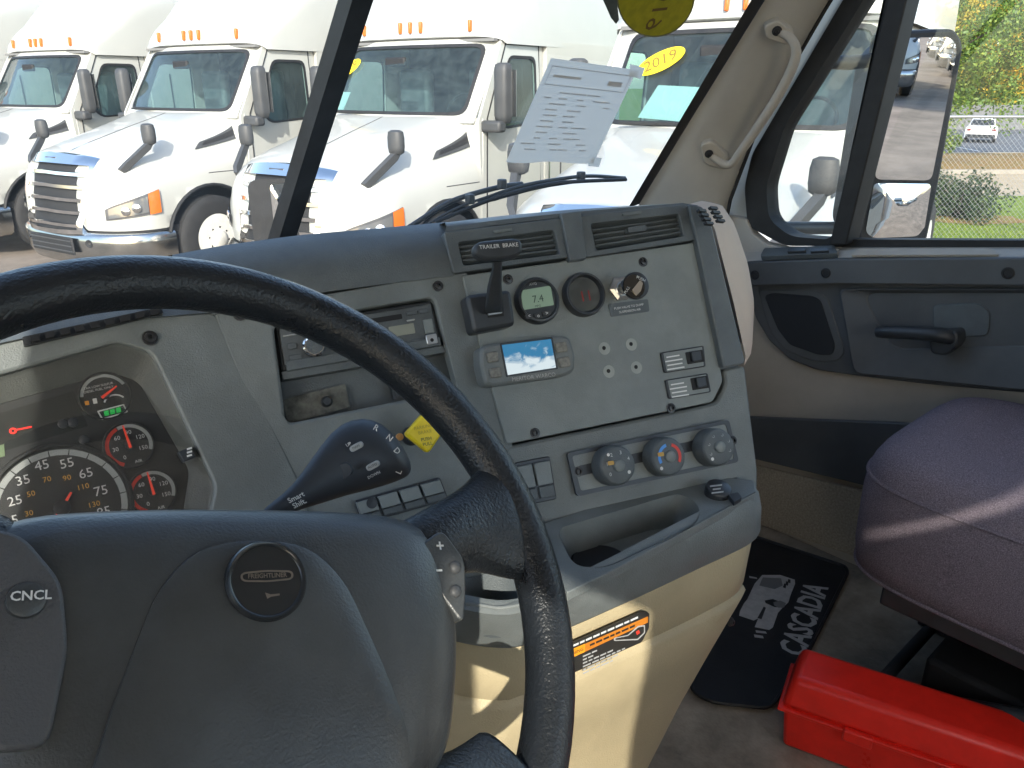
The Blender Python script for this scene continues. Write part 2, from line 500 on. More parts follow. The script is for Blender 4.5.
put('window_pane', [(1.095, fb.y, fb.z - .02), (1.095, yr, zb(yr) - .02), (1.095, yr, Z + 1.75), (1.095, .55, Z + 1.75)], [[0, 1, 2, 3]], GLS, door)
loft('window_seal', [[V((1.07, fb.y + .03, fb.z - .012)), V((1.07, yr, zb(yr) - .012))], [V((1.07, fb.y + .03, fb.z + .006)), V((1.07, yr, zb(yr) + .006))], [V((1.1, fb.y + .03, fb.z + .006)), V((1.1, yr, zb(yr) + .006))]], RUB, door, smooth=False)
flat('window_header', [(-.4, 1.74), (.72, 1.74), (.72, 1.95), (-.4, 1.95)], 1.05, 1.12, SHELL, door)
flat('rear_frame', [(-1.09, 0), (-.35, 0), (-.35, 1.95), (-1.09, 1.95)], 1.05, 1.12, SHELL, door)
# sill between glass and pad
sA = resample([at_x(x, y, 1.075) for x, y in ((735, 246), (838, 246.5), (1024, 246.5), (1300, 247))], 30)
sB = resample([at_x(x, y, 1.022) for x, y in ((738, 262), (838, 260), (1024, 258), (1300, 256))], 30)
loft('sill_trim', [[p + V((.04, 0, -.01)) for p in sA], sA, [p.lerp(q, .5) + V((0, 0, .004)) for p, q in zip(sA, sB)], sB, [p + V((0, 0, -.03)) for p in sB]], TRIM, door)
slab('corner_trim', DX(1.05), [(722, 214), (746, 219), (752, 233), (764, 243), (785, 248), (838, 248), (838, 259), (740, 263), (728, 250)], .0, .03, TRIM, door, bevel=.004)
PS = Plane(at_x(800, 250, 1.045), (at_x(1000, 247, 1.075) - at_x(800, 247, 1.075)).cross(at_x(800, 260, 1.022) - at_x(800, 247, 1.075)))
if PS.n.z < 0: PS.n = -PS.n
sw = slab('switch_plate', PS, [(764, 248), (834, 245), (838, 253), (760, 256)], .006, .012, DASHD, door, r=2, bevel=.001)
for x in (797, 820):
    slab('rocker_button', PS, [(x - 9, 248), (x + 8, 247.2), (x + 9, 250.5), (x - 10, 251.5)], .012, .008, BLK, sw, r=1, bevel=.001)
slab('sill_recess', PS, [(858, 248.5), (990, 248), (1000, 254.5), (850, 255)], .0035, .004, TRIMD, door, r=3)
slab('top_pad', DX(1.02), [(743, 262), (838, 259), (1024, 258), (1300, 256), (1300, 290), (1024, 286), (838, 284), (748, 286)], .012, .05, NAVY, door, r=4, bevel=.01)
slab('pad_base', DX(1.035), [(744, 270), (1024, 268), (1300, 268), (1300, 410), (1024, 393), (930, 385), (851, 375.5), (815, 370), (790, 360), (770, 342), (755, 318)], 0, .03, NAVY, door, r=5, bevel=.006)
ao = [(838, 289), (1300, 289), (1300, 408), (1024, 391), (853, 374)]
ai = [(863, 293), (1290, 293), (1290, 352), (1024, 345), (893, 349)]
frame('armrest', DX(1.035), ao, ai, .018, .02, NAVY, door, 8, 16, 6, inner_top=.0015, bevel=.004)
spk = [(764, 296), (772, 293), (812, 296), (820, 300), (835, 346), (832, 355), (819, 355), (790, 345), (778, 330)]
SPK = mat('speaker_cloth', (.022, .025, .03), .8, bump=(1500, .9, .002))
slab('speaker_bezel', DX(1.035), [(758, 290), (815, 290), (827, 297), (845, 352), (838, 361), (815, 362), (784, 350), (770, 332)], .003, .004, NAVY, door, r=5, bevel=.002)
slab('speaker_grille', DX(1.035), spk, .0055, .004, SPK, door, r=4, bevel=.001)
for x, y in ((755, 275), (826, 273), (1008, 273)):
    lathe('screw_cap', DX(1.008).pt(x, y), (-1, 0, 0), [(.011, -.004), (.011, .0015), (.008, .002), (.007, .0008), (0, .0008)], RUB, door, 16)
hc = slab('handle_cup', DX(1.035), [(932, 305), (978, 303), (990, 312), (988, 336), (940, 338), (934, 330)], .004, .006, DASHD, door, r=6, bevel=.002)
hpth = [at_x(x, y, X) for x, y, X in ((878, 332, .988), (892, 332, .982), (915, 333, .98), (940, 335, .985), (951, 338, 1.0))]
rows = tube_pts(curve(hpth, 4), [.0115, .0125, .013, .0135] + [.0135] * 8 + [.015] * 5, 10)
hdl = loft('pull_handle', rows, BLK, door, closed=True, caps=True)
slab('handle_base', DX(1.0), [(928, 333), (957, 331), (958, 345), (946, 356), (930, 354)], .01, .045, BLK, door, r=6, bevel=.004)
slab('lower_trim', D1, [(690, 300), (1300, 300), (1300, 800), (690, 590)], 0, .03, TRIMD, door)
slab('map_pocket', DX(1.04), [(700, 414), (752, 417), (900, 423), (1300, 448), (1300, 510), (1000, 500), (865, 486), (757, 460), (700, 448)], .004, .012, NAVY, door, r=5, bevel=.003)
KICK = mat('kick_carpet', (.42, .36, .27), .85, bump=(380, 1.0, .0025), var=(200, .25))
slab('kick_panel', DX(1.045), [(700, 455), (757, 466), (865, 492), (1300, 540), (1300, 760), (865, 560), (757, 524), (700, 505)], .0, .02, KICK, door, r=4, bevel=.002)

# ---- mirror on the passenger door
mc = at_x(912, 112, 1.36)
ref = V((.13, -.985, -.115)).normalized()
mn = ((CAM - mc).normalized() + ref).normalized()
PM = Plane(mc, mn)
mir = thing('side_mirror', 'tall black-framed passenger side mirror with convex lower glass', 'mirror', mc - V((0, 0, .4)))
MIRR = mat('mirror_silver', (.86, .87, .87), .01, 1.0)
ho = [(890, 32), (956, 28.5), (964, 45), (938.5, 186), (926.5, 244), (867, 245), (857, 237), (869, 180)]
slab('housing', PM, ho, 0, .07, RUB, mir, r=8, bevel=.006)
slab('housing_back', PM, [(880, 60), (905, 34), (905, 236), (858, 238), (852, 225)], -.012, .09, BLK, mir, r=8, bevel=.01)
slab('mirror_glass', PM, [(898, 38), (951, 37), (957.5, 48), (931.5, 180.5), (874.5, 179.5)], .004, .006, MIRR, mir, r=7)
cp = [(874, 183), (931, 183.5), (924, 231), (917, 236), (871, 237.5), (864.5, 231)]
cen = V((897, 210))
rows = []
loop = rpoly(cp, 5, 4)
mcv = PM.pt(cen.x, cen.y, 0)
for k in range(14, 0, -1):
    rw = []
    for x, y in loop:
        p = PM.pt(cen.x + (x - cen.x) * k / 14, cen.y + (y - cen.y) * k / 14, 0)
        rw.append(p + PM.n * (.018 - (p - mcv).length_squared / .55))
    rows.append(rw)
loft('convex_glass', rows, MIRR, mir, closed=True, caps=True)
for y in (60, 225):
    pth = [PM.pt(872 - (y - 60) * .1, y, -.05), PM.pt(850 - (y - 60) * .1, y + 3, -.06), V((1.1, PM.pt(850, y, 0).y + .1, PM.pt(850, y, 0).z))]
    tube('mirror_arm', pth, .016, BLK, mir, 10)

# ---- paper, stickers on the windshield
PAPER = mat('paper_sheet_white', (.82, .8, .75), .8, bump=(40, .1, .002), var=(14, .03))
_t = PAPER.node_tree; _tr = _t.nodes.new('ShaderNodeBsdfTranslucent'); _tr.inputs[0].default_value = (.78, .75, .68, 1)
_mx = _t.nodes.new('ShaderNodeMixShader'); _mx.inputs[0].default_value = .5
_t.links.new(_t.nodes['Principled BSDF'].outputs[0], _mx.inputs[1]); _t.links.new(_tr.outputs[0], _mx.inputs[2]); _t.links.new(_mx.outputs[0], _t.nodes['Material Output'].inputs[0])
pp = [(551, 58), (637, 70), (593, 163), (506, 162)]
ux = (PW.pt(637, 70) - PW.pt(551, 58)).normalized(); uy = PW.n.cross(ux)
pw_ = lambda x, y, o=0: PW.pt(x, y, .006 + o + .010 * ((y - 58) / 105) ** 3)
rows = []
for j in range(13):
    t = j / 12
    L_, R_ = V(pp[0]).lerp(V(pp[3]), t), V(pp[1]).lerp(V(pp[2]), t)
    rows.append([pw_(*L_.lerp(R_, i / 10)) + PW.n * (.003 * math.sin(i * .9) * t) for i in range(11)])
sheet = loft('paper_sheet', rows, PAPER)
tag(sheet, 'printed white sheet of paper taped inside the windshield', 'paper')
def ppx(u, t):
    a_, b_ = V(pp[0]).lerp(V(pp[3]), t), V(pp[1]).lerp(V(pp[2]), t)
    return a_.lerp(b_, u)
INK = mat('faint_ink', (.66, .66, .67), .8)
def pline(u0, u1, t0, t1, o=.0025, m=INK, nm='printed_line'):
    q = [ppx(u0, t0), ppx(u1, t0), ppx(u1, t1), ppx(u0, t1)]
    put(nm, [pw_(p.x, p.y, o) + PW.n * .002 for p in q], [[0, 1, 2, 3]], m, sheet)
for u0, u1, t0, t1 in ((.04, .96, .06, .068), (.04, .96, .235, .243), (.04, .048, .06, .243), (.952, .96, .06, .243), (.1, .42, .14, .165), (.74, .9, .14, .19)):
    pline(u0, u1, t0, t1)
for j in range(11):
    t = .30 + j * .056
    u = .06
    for k in range(random.randint(2, 4)):
        u0 = u + random.uniform(0, .2); u1 = min(.95, u0 + random.uniform(.07, .2))
        if u0 < .9: pline(u0, u1, t, t + .012)
        u = u1
TAPE = mat('clear_tape', (.75, .77, .74), .4)
for q in ([(630, 64), (645, 68), (641, 79), (629, 76)], [(590, 156), (602, 158), (599, 167), (588, 166)]):
    put('tape', [PW.pt(x, y, .012) for x, y in q], [[0, 1, 2, 3]], PAPER, sheet)
STK = bpy.data.materials.new('yellow_sticker_back'); STK.use_nodes = True
_t = STK.node_tree; _b = _t.nodes['Principled BSDF']
_b.inputs['Base Color'].default_value = (.3, .27, .02, 1); _b.inputs['Roughness'].default_value = .5
_tr = _t.nodes.new('ShaderNodeBsdfTranslucent'); _tr.inputs[0].default_value = (.6, .5, .03, 1)
_mx = _t.nodes.new('ShaderNodeMixShader'); _mx.inputs[0].default_value = .45
_n = _t.nodes.new('ShaderNodeTexNoise'); _n.inputs['Scale'].default_value = 60
_c = _t.nodes.new('ShaderNodeTexCoord'); _t.links.new(_c.outputs['Object'], _n.inputs['Vector'])
_r = _t.nodes.new('ShaderNodeValToRGB'); _r.color_ramp.elements[0].color = (.2, .19, .02, 1); _r.color_ramp.elements[1].color = (.42, .36, .03, 1)
_r.color_ramp.elements[0].position = .35; _r.color_ramp.elements[1].position = .7
_t.links.new(_n.outputs['Fac'], _r.inputs[0]); _t.links.new(_r.outputs[0], _b.inputs['Base Color'])
_t.links.new(_b.outputs[0], _mx.inputs[1]); _t.links.new(_tr.outputs[0], _mx.inputs[2]); _t.links.new(_mx.outputs[0], _t.nodes['Material Output'].inputs[0])
lp = [(656 + 39 * math.cos(a) + 2 * math.sin(a), -3 + 40 * math.sin(a) - 4 * math.cos(a)) for a in [2 * math.pi * i / 40 for i in range(40)]]
v, f = prism_pts([PW.pt(x, y, .006) for x, y in lp], [PW.pt(x, y, .004) for x, y in lp])
stk = tag(put('round_sticker', v, f, STK), 'round olive yellow year sticker seen from behind at windshield top', 'sticker')
rows = [[PW.pt(656 + (x - 656) * s, -3 + (y + 3) * s, .0066) for x, y in lp] for s in (1.0, .965)]
loft('sticker_rim', rows, mat('sticker_rim', (.16, .15, .06), .5), stk, closed=True)
BRN = mat('sticker_print', (.13, .075, .01), .6)
c0 = PW.pt(664, 2, .007)
ux = (PW.pt(670, -12, .007) - c0).normalized(); uy = PW.n.cross(ux)
text('year_print', '2019', c0, -ux, uy, .055, BRN, stk)
q = [(598, -30), (603, 0), (611, 18), (616, 24), (619, 20), (617, 0), (612, -30)]
v, f = prism_pts([PW.pt(x, y, .006) for x, y in q], [PW.pt(x, y, .003) for x, y in q])
tag(put('pennant_sticker', v, f, mat('grey_green_vinyl', (.07, .085, .08), .5, var=(60, .3))), 'dark pointed sticker tip beside the round yellow sticker', 'sticker')

# ---- wiper outside the glass
wip = thing('wiper', 'black windshield wiper resting low on the passenger pane', 'wiper', PW.pt(420, 225, -.03))
P_ = lambda L_, o: curve([PW.pt(x, y, o) for x, y in L_], 5)
tube('wiper_arm', P_([(408, 228), (441, 207), (463, 197), (500, 187), (522, 184)], -.045), .0055, BLK, wip, 8)
tube('wiper_arm', P_([(425, 226), (455, 209), (490, 196), (520, 187)], -.03), .0028, BLK, wip, 8)
tube('wiper_blade', P_([(436, 222), (478, 204.5), (508, 194.5), (560, 183), (626, 179.5)], -.014), [.0042] * 8 + [.0055] * 8 + [.0042] * 5, RUB, wip, 8)
tube('blade_frame', P_([(478, 201), (520, 186.5), (560, 179), (590, 176), (625, 178)], -.03), .0042, BLK, wip, 8)
for x, y in ((502, 184), (470, 199), (581, 176)):
    box('clip', PW.pt(x, y, -.03), .016, .016, .02, BLK, wip, .003)

# ================================================================== DASHBOARD
dash = thing('dashboard', 'grey truck dashboard with angled centre panel above a tan lower console', 'dashboard', (0, .6, Z + .18))
PC = Plane(PB.pt(255, 400), (-.08, -.86, .5))                        # instrument cluster plane
B = PB.pt
# --- padded brow
top = [(172, 255), (225, 245), (300, 235), (380, 228), (447, 222)]
bot = [(213, 315), (255, 305), (311, 294), (380, 284.5), (454, 275.5)]
T = resample([B(x, y, -.03) for x, y in top], 16); Bt = resample([B(x, y, .002) for x, y in bot], 16)
fwd = V((.06, .42, -.13))
loft('top_pad', [[p + fwd for p in T], [p + fwd * .1 + V((0, 0, .004)) for p in T], T] + [[p.lerp(q, t) + PB.n * (.016 * math.sin(math.pi * t)) for p, q in zip(T, Bt)] for t in (.2, .4, .6, .8)] + [Bt, [p - PB.n * .05 for p in Bt]], DASHD, dash)
top2 = [(445, 222.5), (505, 215.5), (565, 210), (630, 206), (685, 203), (694, 205)]
bot2 = [(445, 232), (505, 224), (565, 217), (630, 210), (687, 204.5), (696, 208)]
T2 = resample([B(x, y, -.012) for x, y in top2], 16); B2 = resample([B(x, y, .006) for x, y in bot2], 16)
loft('top_edge', [[p + fwd for p in T2], [p + fwd * .1 for p in T2], T2, [p.lerp(q, .6) + PB.n * .006 for p, q in zip(T2, B2)], B2, [p - PB.n * .04 for p in B2]], DASHD, dash)
# brow above the cluster
Tc = resample([PC.pt(x, y, -.06) for x, y in ((-300, 360), (-100, 318), (0, 294), (100, 273), (180, 254))], 20)
Bc = resample([PC.pt(x, y, .004) for x, y in ((-300, 412), (-100, 366), (0, 343), (100, 322), (214, 312))], 20)
loft('cluster_brow', [[p + fwd for p in Tc], Tc, [p.lerp(q, .5) + PC.n * .012 for p, q in zip(Tc, Bc)], Bc, [p - PC.n * .05 for p in Bc]], DASHD, dash)
slot = slab('defrost_slot', PC, [(22, 337), (160, 307), (164, 313), (24, 346)], .006, .01, BLK, dash, r=2)
PCs = Plane(PC.pt(90, 326, .012), PC.n)
for i in range(9):
    x = 30 + i * 15; y = 338.5 - (x - 30) * .222
    slab('slot_rib', PCs, [(x, y - 2.5), (x + 9, y - 4.3), (x + 10, y + 1.2), (x + 1, y + 3.2)], 0, .006, DARK, slot)
# core behind everything
slab('dash_core', PB, [(235, 330), (440, 262), (688, 222), (738, 365), (752, 500), (600, 560), (340, 590), (300, 480)], -.085, .28, DASHD, dash)
# --- vents
def vent(outer, inner, ns, nv):
    vt = frame('air_vent', PB, outer, inner, .008, .06, DASHD, dash, 3, 3, 3, bevel=.0015)
    a_, b_, c_, d_ = [V(p) for p in inner]
    slab('vent_back', PB, inner, -.045, .01, DARK, vt)
    for k in range(ns):
        t = (k + .5) / ns
        l, r_ = a_.lerp(d_, t), b_.lerp(c_, t)
        P = [B(l.x, l.y, .002), B(r_.x, r_.y, .002)]
        ux_ = (P[1] - P[0]).normalized(); uy_ = PB.n.cross(ux_)
        nn_ = (PB.n * .93 + uy_ * .37).normalized(); ny = nn_.cross(ux_)
        box('slat', (P[0] + P[1]) / 2 - PB.n * .008, (P[1] - P[0]).length, .0028, .017, DASHD, vt, .0005, ux_, ny, nn_)
    for k in range(nv):
        t = (k + 1) / (nv + 1)
        l, r_ = a_.lerp(b_, t), d_.lerp(c_, t)
        P = [B(l.x, l.y, -.02), B(r_.x, r_.y, -.02)]
        ux_ = (P[1] - P[0]).normalized()
        box('vane', (P[0] + P[1]) / 2, (P[1] - P[0]).length, .003, .02, BLK, vt, 0, ux_, PB.n.cross(ux_), PB.n)
    m_ = a_.lerp(b_, .5); m2 = d_.lerp(c_, .5); c = m_.lerp(m2, .38)
    slab('vent_tab', PB, [(c.x - 9, c.y - 1), (c.x + 9, c.y - 3.4), (c.x + 9.6, c.y + 2.2), (c.x - 8.4, c.y + 4.5)], .007, .012, DASHD, vt, r=1)
    e = a_.lerp(b_, .47)
    slab('thumb_wheel', PB, [(e.x - 10, e.y - 6.2), (e.x + 9, e.y - 8.6), (e.x + 9.5, e.y - 6), (e.x - 9, e.y - 3.5)], .0105, .006, DASH, vt, r=1.2)
vent([(443.5, 232), (562, 217.5), (570, 257), (453.5, 273.5)], [(458, 242.5), (554, 230), (560, 254), (463.5, 265.5)], 5, 4)
vent([(580, 215), (687, 204), (697, 239.5), (585, 257.5)], [(591, 224), (679, 214), (684.5, 236), (596.5, 250.5)], 5, 3)
slab('vent_divider', PB, [(561, 213), (581, 210.5), (587, 259), (570, 261)], .013, .03, DASHD, dash, r=2, bevel=.002)
# --- centre bezel with the radio opening
Rh = [(273, 324), (434, 297), (441, 327), (458, 389), (286, 424)]
frame('centre_bezel', PB, [(214, 313), (466, 270), (482, 300), (540, 572), (318, 572)], Rh, 0, .02, DASH, dash, 2, 9, 5, bevel=.003)
rad = slab('radio', PB, [(275, 326), (434, 300), (443, 346), (282, 372)], -.010, .05, BLK, dash, r=2, bevel=.002)
RADF = mat('radio_face', (.09, .1, .105), .4, bump=(900, .15, .0004), var=(30, .3))
slab('faceplate', PB, [(279, 329), (431, 303.5), (439, 341.5), (285, 366.5)], -.006, .004, RADF, rad, r=2, bevel=.001)
slab('lower_lip', PB, [(286, 361), (440, 337), (441, 345), (287, 371)], -.003, .006, DASHD, rad, r=1, bevel=.001)
def q4(x, y, w_, h_, sl=-.16, sh=.2):
    """small pixel parallelogram following the dash: sl = slope of its rows, sh = drift of its columns"""
    return [(x - w_ / 2 - sh * h_ / 2, y - h_ / 2 - sl * w_ / 2), (x + w_ / 2 - sh * h_ / 2, y - h_ / 2 + sl * w_ / 2), (x + w_ / 2 + sh * h_ / 2, y + h_ / 2 + sl * w_ / 2), (x - w_ / 2 + sh * h_ / 2, y + h_ / 2 - sl * w_ / 2)]
slab('cassette_slot', PB, q4(372, 321, 60, 5), -.0055, .002, DARK, rad, r=1)
slab('display', PB, q4(402, 330, 25, 10), -.005, .002, mat('lcd_off', (.28, .29, .24), .3), rad, r=1)
kn = lathe('volume_knob', B(313, 347, -.006), PB.n, [(.0115, 0), (.0115, .012), (.0105, .0135), (.0095, .014)], BLK, rad, 28)
lathe('knob_ring', B(313, 347, -.006), PB.n, [(.0116, .011), (.0122, .013), (.0105, .0148), (.0093, .0146)], CHR, kn, 28, cap=False)
lathe('knob_face', B(313, 347, -.006), PB.n, [(.0094, .0143), (0, .0150)], DASHD, kn, 28)
for x, y, w_, h_ in ((292, 346, 9, 6), (296, 357, 12, 5), (290, 335, 14, 1.2), (412, 313, 10, 4), (424, 311, 10, 4), (411, 320, 8, 1.5), (345, 352, 12, 5), (362, 349, 12, 5), (380, 346, 12, 5), (398, 343, 12, 5), (417, 341, 12, 4)):
    slab('button', PB, q4(x, y, w_, h_), -.004, .003, RADF if h_ > 2 else GREYP, rad, r=.8, bevel=.0005)
slab('usb_cover', PB, q4(429, 326, 9, 14), -.0035, .004, PLATE, rad, r=1, bevel=.0008)
slab('usb_tab', PB, q4(432, 339, 11, 10), -.002, .004, SATIN, rad, r=2, bevel=.0008)
lathe('usb_hole', B(432, 340, -.0018), PB.n, [(.0022, 0), (0, .0004)], DARK, rad, 12)
# shelf and pocket under the radio
slab('radio_shelf', PB, [(281, 372), (445, 345), (448, 352), (283, 380)], -.008, .05, DASHD, dash, r=1, bevel=.002)
pk = slab('pocket_back', PB, [(262, 370), (470, 335), (485, 400), (275, 440)], -.034, .01, DASHD, dash)
slab('pocket_panel', PB, [(282, 400), (345, 384), (350, 407), (288, 424)], -.026, .006, mat('scuffed_plastic', (.12, .12, .105), .7, var=(70, .6)), dash, r=1)
lathe('pocket_knob', B(326, 402, -.026), PB.n, [(.006, 0), (.006, .01), (.004, .013), (0, .013)], BLK, dash, 16)
slab('pocket_divider', PB, [(388, 372), (391, 371.5), (397, 398), (394, 399)], -.02, .012, BLK, dash)
# --- flat plate with the gauges
plate = slab('gauge_plate', PB, [(462, 275.5), (697, 242), (723, 381), (713, 402), (506.5, 444.5)], .0035, .01, PLATE, dash, r=4, bevel=.0015)
slab('right_frame', PB, [(689, 203.5), (703, 206.5), (712, 226), (745, 360), (744, 364), (724, 368), (697.5, 241)], .014, .05, DASHD, dash, r=3, bevel=.006)
slab('lower_fascia', PB, [(505, 447), (700, 406.5), (717, 402), (726, 384), (724, 369), (745, 365), (758, 470), (757, 520), (600, 560), (525, 575)], .0012, .09, DASH, dash, r=5, bevel=.004)
for x, y in ((643, 262), (508, 279.5), (535, 433), (671, 408), (438, 286)): screw(PB, x, y, dash, .004 if x > 450 else .001, .0042)
for x, y in ((150, 338), (240, 314)): screw(PC if x < 200 else PB, x, y, dash, .001, .005)
HOLE = mat('pale_scuff', (.33, .35, .33), .6)
for x, y in ((604, 348), (631, 344), (608.5, 371), (636, 367)):
    h = lathe('screw_hole', B(x + .5, y + .5, .0037), PB.n, [(.008, 0), (.0035, .0006), (0, .0006)], HOLE, plate, 20)
    lathe('hole', B(x, y, .0046), PB.n, [(.0026, 0), (0, .0003)], DARK, h, 12)
# digital gauge
g = lathe('display_gauge', B(536, 301.5, .0035), PB.n, [(.0285, 0), (.0285, .006), (.0262, .011), (.024, .0115), (.0225, .0085), (0, .0085)], BLK, dash, 40)
slab('lcd', PB, [(520.5, 290.5), (550.5, 285.5), (554, 305), (523.5, 310)], .0128, .002, LCDG, g, r=1.2)
DG = mat('lcd_ink', (.03, .05, .04), .6)
ptext('reading', PB, 538, 299, '7.4', 7.5, DG, g, off=.0133)
ptext('unit_print', PB, 538, 306, 'MPG', 2.4, DG, g, off=.0133)
ptext('gauge_name', PB, 533, 284, 'AVG', 3, GREYP, g, off=.0126)
for k, (x, y) in enumerate(((529.5, 316), (538.5, 315.6), (547, 313.3))):
    bt_ = slab('button', PB, q4(x, y, 8, 5), .0145, .004, PLASG, g, r=2, bevel=.0006)
    ptext('button_mark', PB, x, y, '<o>'[k], 4, WHT, bt_, off=.0149)
# dark gauge
g2 = lathe('dark_gauge', B(582, 295.5, .0035), PB.n, [(.0275, 0), (.0275, .007), (.026, .0125), (.0235, .0125), (.0215, .006), (0, .006)], BLK, dash, 40)
lathe('gauge_lens', B(582, 295.5, .0035), PB.n, [(.0215, .0064), (0, .0064)], mat('smoked_lens', (.16, .17, .165), .2), g2, 32)
DIM = mat('dim_red_print', (.35, .03, .025), .5)
ptext('reading', PB, 586, 296.5, '11', 11, DIM, g2, off=.0103)
# air valve with round chrome and black knob
av = lathe('valve_nut', B(620, 289, .0035), PB.n, [(.0165, 0), (.0165, .004), (.012, .0065), (.0095, .0065), (.0095, .012)], SATIN, dash, 6, smooth=False)
lathe('valve_stem', B(620, 289, .0035), PB.n, [(.0095, 0), (.009, .02), (.006, .02), (.006, .038)], CHR, av, 24)
kb = lathe('valve_knob', B(634, 286.5, .035), PB.n, [(.009, -.006), (.0165, 0), (.0172, .004), (.0165, .0075), (.0145, .0085), (0, .009)], BLK, av, 32)
lathe('knob_cap', B(634, 286.5, .0445), PB.n, [(.015, -.001), (.0145, .0006), (0, .001)], mat('black_gloss', (.01, .01, .01), .08, coat=1), kb, 28)
slab('arrow_print', PB, [(632, 290), (640, 280), (643, 283), (641, 291), (636, 296)], .0462, .0004, CHR, kb, r=1)
ptext('knob_word', PB, 641, 279, 'PUSH', 3.2, WHT, kb, slope=.45, off=.0462)
ptext('knob_word', PB, 627, 290, 'PULL', 3, WHT, kb, slope=-1.6, off=.0462)
lb = slab('valve_label', PB, [(608, 304), (648, 299), (649.5, 311.5), (611, 317)], .0042, .001, DASHD, dash, r=2)
ptext('label_line', PB, 629, 306.6, 'PUSH VALVE TO DUMP', 2.4, WHT, lb, off=.0046)
ptext('label_line', PB, 630, 310.8, 'SUSPENSION AIR', 2.4, WHT, lb, off=.0046)
# trailer brake lever
tb = slab('brake_base', PB, [(466, 295), (511, 289.5), (516, 325), (474, 333)], .028, .03, BLK, dash, r=5, bevel=.005)
slab('brake_slot', PB, [(486, 302), (503, 299.5), (504, 316), (488, 318)], .0285, .001, DARK, tb)
slab('brake_pin', PB, [(488, 311), (502, 309), (502.6, 313), (488.6, 315.2)], .032, .004, SATIN, tb, r=1)
st = []
for (x, y, hw, o) in ((494, 313, 9, .03), (494, 306, 9, .042), (494.5, 285, 7, .058), (497, 268, 5, .07), (498, 256, 5.5, .078)):
    st.append([B(x - hw, y + 1, o), B(x - hw, y + 1, o + .006), B(x - hw * .6, y, o + .012), B(x + hw * .6, y - 1, o + .012), B(x + hw, y - 1, o + .006), B(x + hw, y - 1, o)])
loft('brake_lever', st, BLK, tb, closed=True, caps=True)
hd_ = slab('brake_handle', PB, [(474, 246), (480, 241), (516, 237.5), (523, 241), (523, 252), (517, 257), (500, 260), (484, 259.5), (475, 254)], .095, .016, BLK, tb, r=4, bevel=.004)
ptext('handle_words', PB, 499, 246, 'TRAILER  BRAKE', 4.2, WHT, hd_, slope=-.075, off=.0956)
# driver assist monitor
mo = slab('monitor', PB, [(480, 347), (493, 343), (560, 335.5), (570, 337), (575.5, 354), (575, 371), (566, 376), (492, 386.5), (485, 384), (480.5, 366)], .026, .03, mat('monitor_grey', (.17, .185, .185), .5, bump=grain, var=(20, .1)), dash, r=5, bevel=.004)
SCR = bpy.data.materials.new('screen_sky_sheen'); SCR.use_nodes = True  # blue and white sky reflection painted into the screen as glow
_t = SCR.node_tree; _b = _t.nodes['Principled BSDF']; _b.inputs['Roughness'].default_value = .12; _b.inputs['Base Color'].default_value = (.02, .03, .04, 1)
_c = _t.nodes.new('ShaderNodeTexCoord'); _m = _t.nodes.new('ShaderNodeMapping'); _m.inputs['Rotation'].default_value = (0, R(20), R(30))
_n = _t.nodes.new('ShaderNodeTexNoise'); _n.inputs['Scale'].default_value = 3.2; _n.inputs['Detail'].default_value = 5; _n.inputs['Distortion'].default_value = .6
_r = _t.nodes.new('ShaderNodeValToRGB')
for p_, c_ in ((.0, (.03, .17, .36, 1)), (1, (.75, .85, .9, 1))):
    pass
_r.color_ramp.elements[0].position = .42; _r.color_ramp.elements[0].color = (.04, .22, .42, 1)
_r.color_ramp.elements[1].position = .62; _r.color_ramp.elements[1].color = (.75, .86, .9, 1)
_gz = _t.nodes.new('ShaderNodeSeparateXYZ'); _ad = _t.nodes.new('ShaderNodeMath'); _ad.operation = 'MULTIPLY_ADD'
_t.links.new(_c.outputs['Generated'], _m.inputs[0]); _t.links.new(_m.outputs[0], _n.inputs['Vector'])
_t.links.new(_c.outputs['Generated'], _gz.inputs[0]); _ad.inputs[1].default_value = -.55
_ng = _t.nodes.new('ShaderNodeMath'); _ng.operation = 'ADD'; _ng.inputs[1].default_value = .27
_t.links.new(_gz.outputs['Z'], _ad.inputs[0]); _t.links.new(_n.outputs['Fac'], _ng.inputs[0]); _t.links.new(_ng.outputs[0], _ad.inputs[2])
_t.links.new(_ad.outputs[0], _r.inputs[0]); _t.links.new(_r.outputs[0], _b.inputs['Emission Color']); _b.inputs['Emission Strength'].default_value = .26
slab('screen_frame', PB, [(500, 343.5), (552.5, 337), (558, 369), (506.5, 377)], .0268, .002, BLK, mo, r=1)
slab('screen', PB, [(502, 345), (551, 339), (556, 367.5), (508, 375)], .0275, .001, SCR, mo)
for x, y, rot in ((493, 357, 1), (496, 372.5, 1), (562, 347, 1), (565, 362, 1)):
    slab('button', PB, q4(x, y, 11, 10), .029, .004, mat('pale_button', (.2, .19, .165), .5, var=(200, .3)), mo, r=2, bevel=.001)
ptext('maker_name', PB, 534, 377, 'MERITOR WABCO', 4.2, GREYP, mo, slope=-.12, off=.0266)
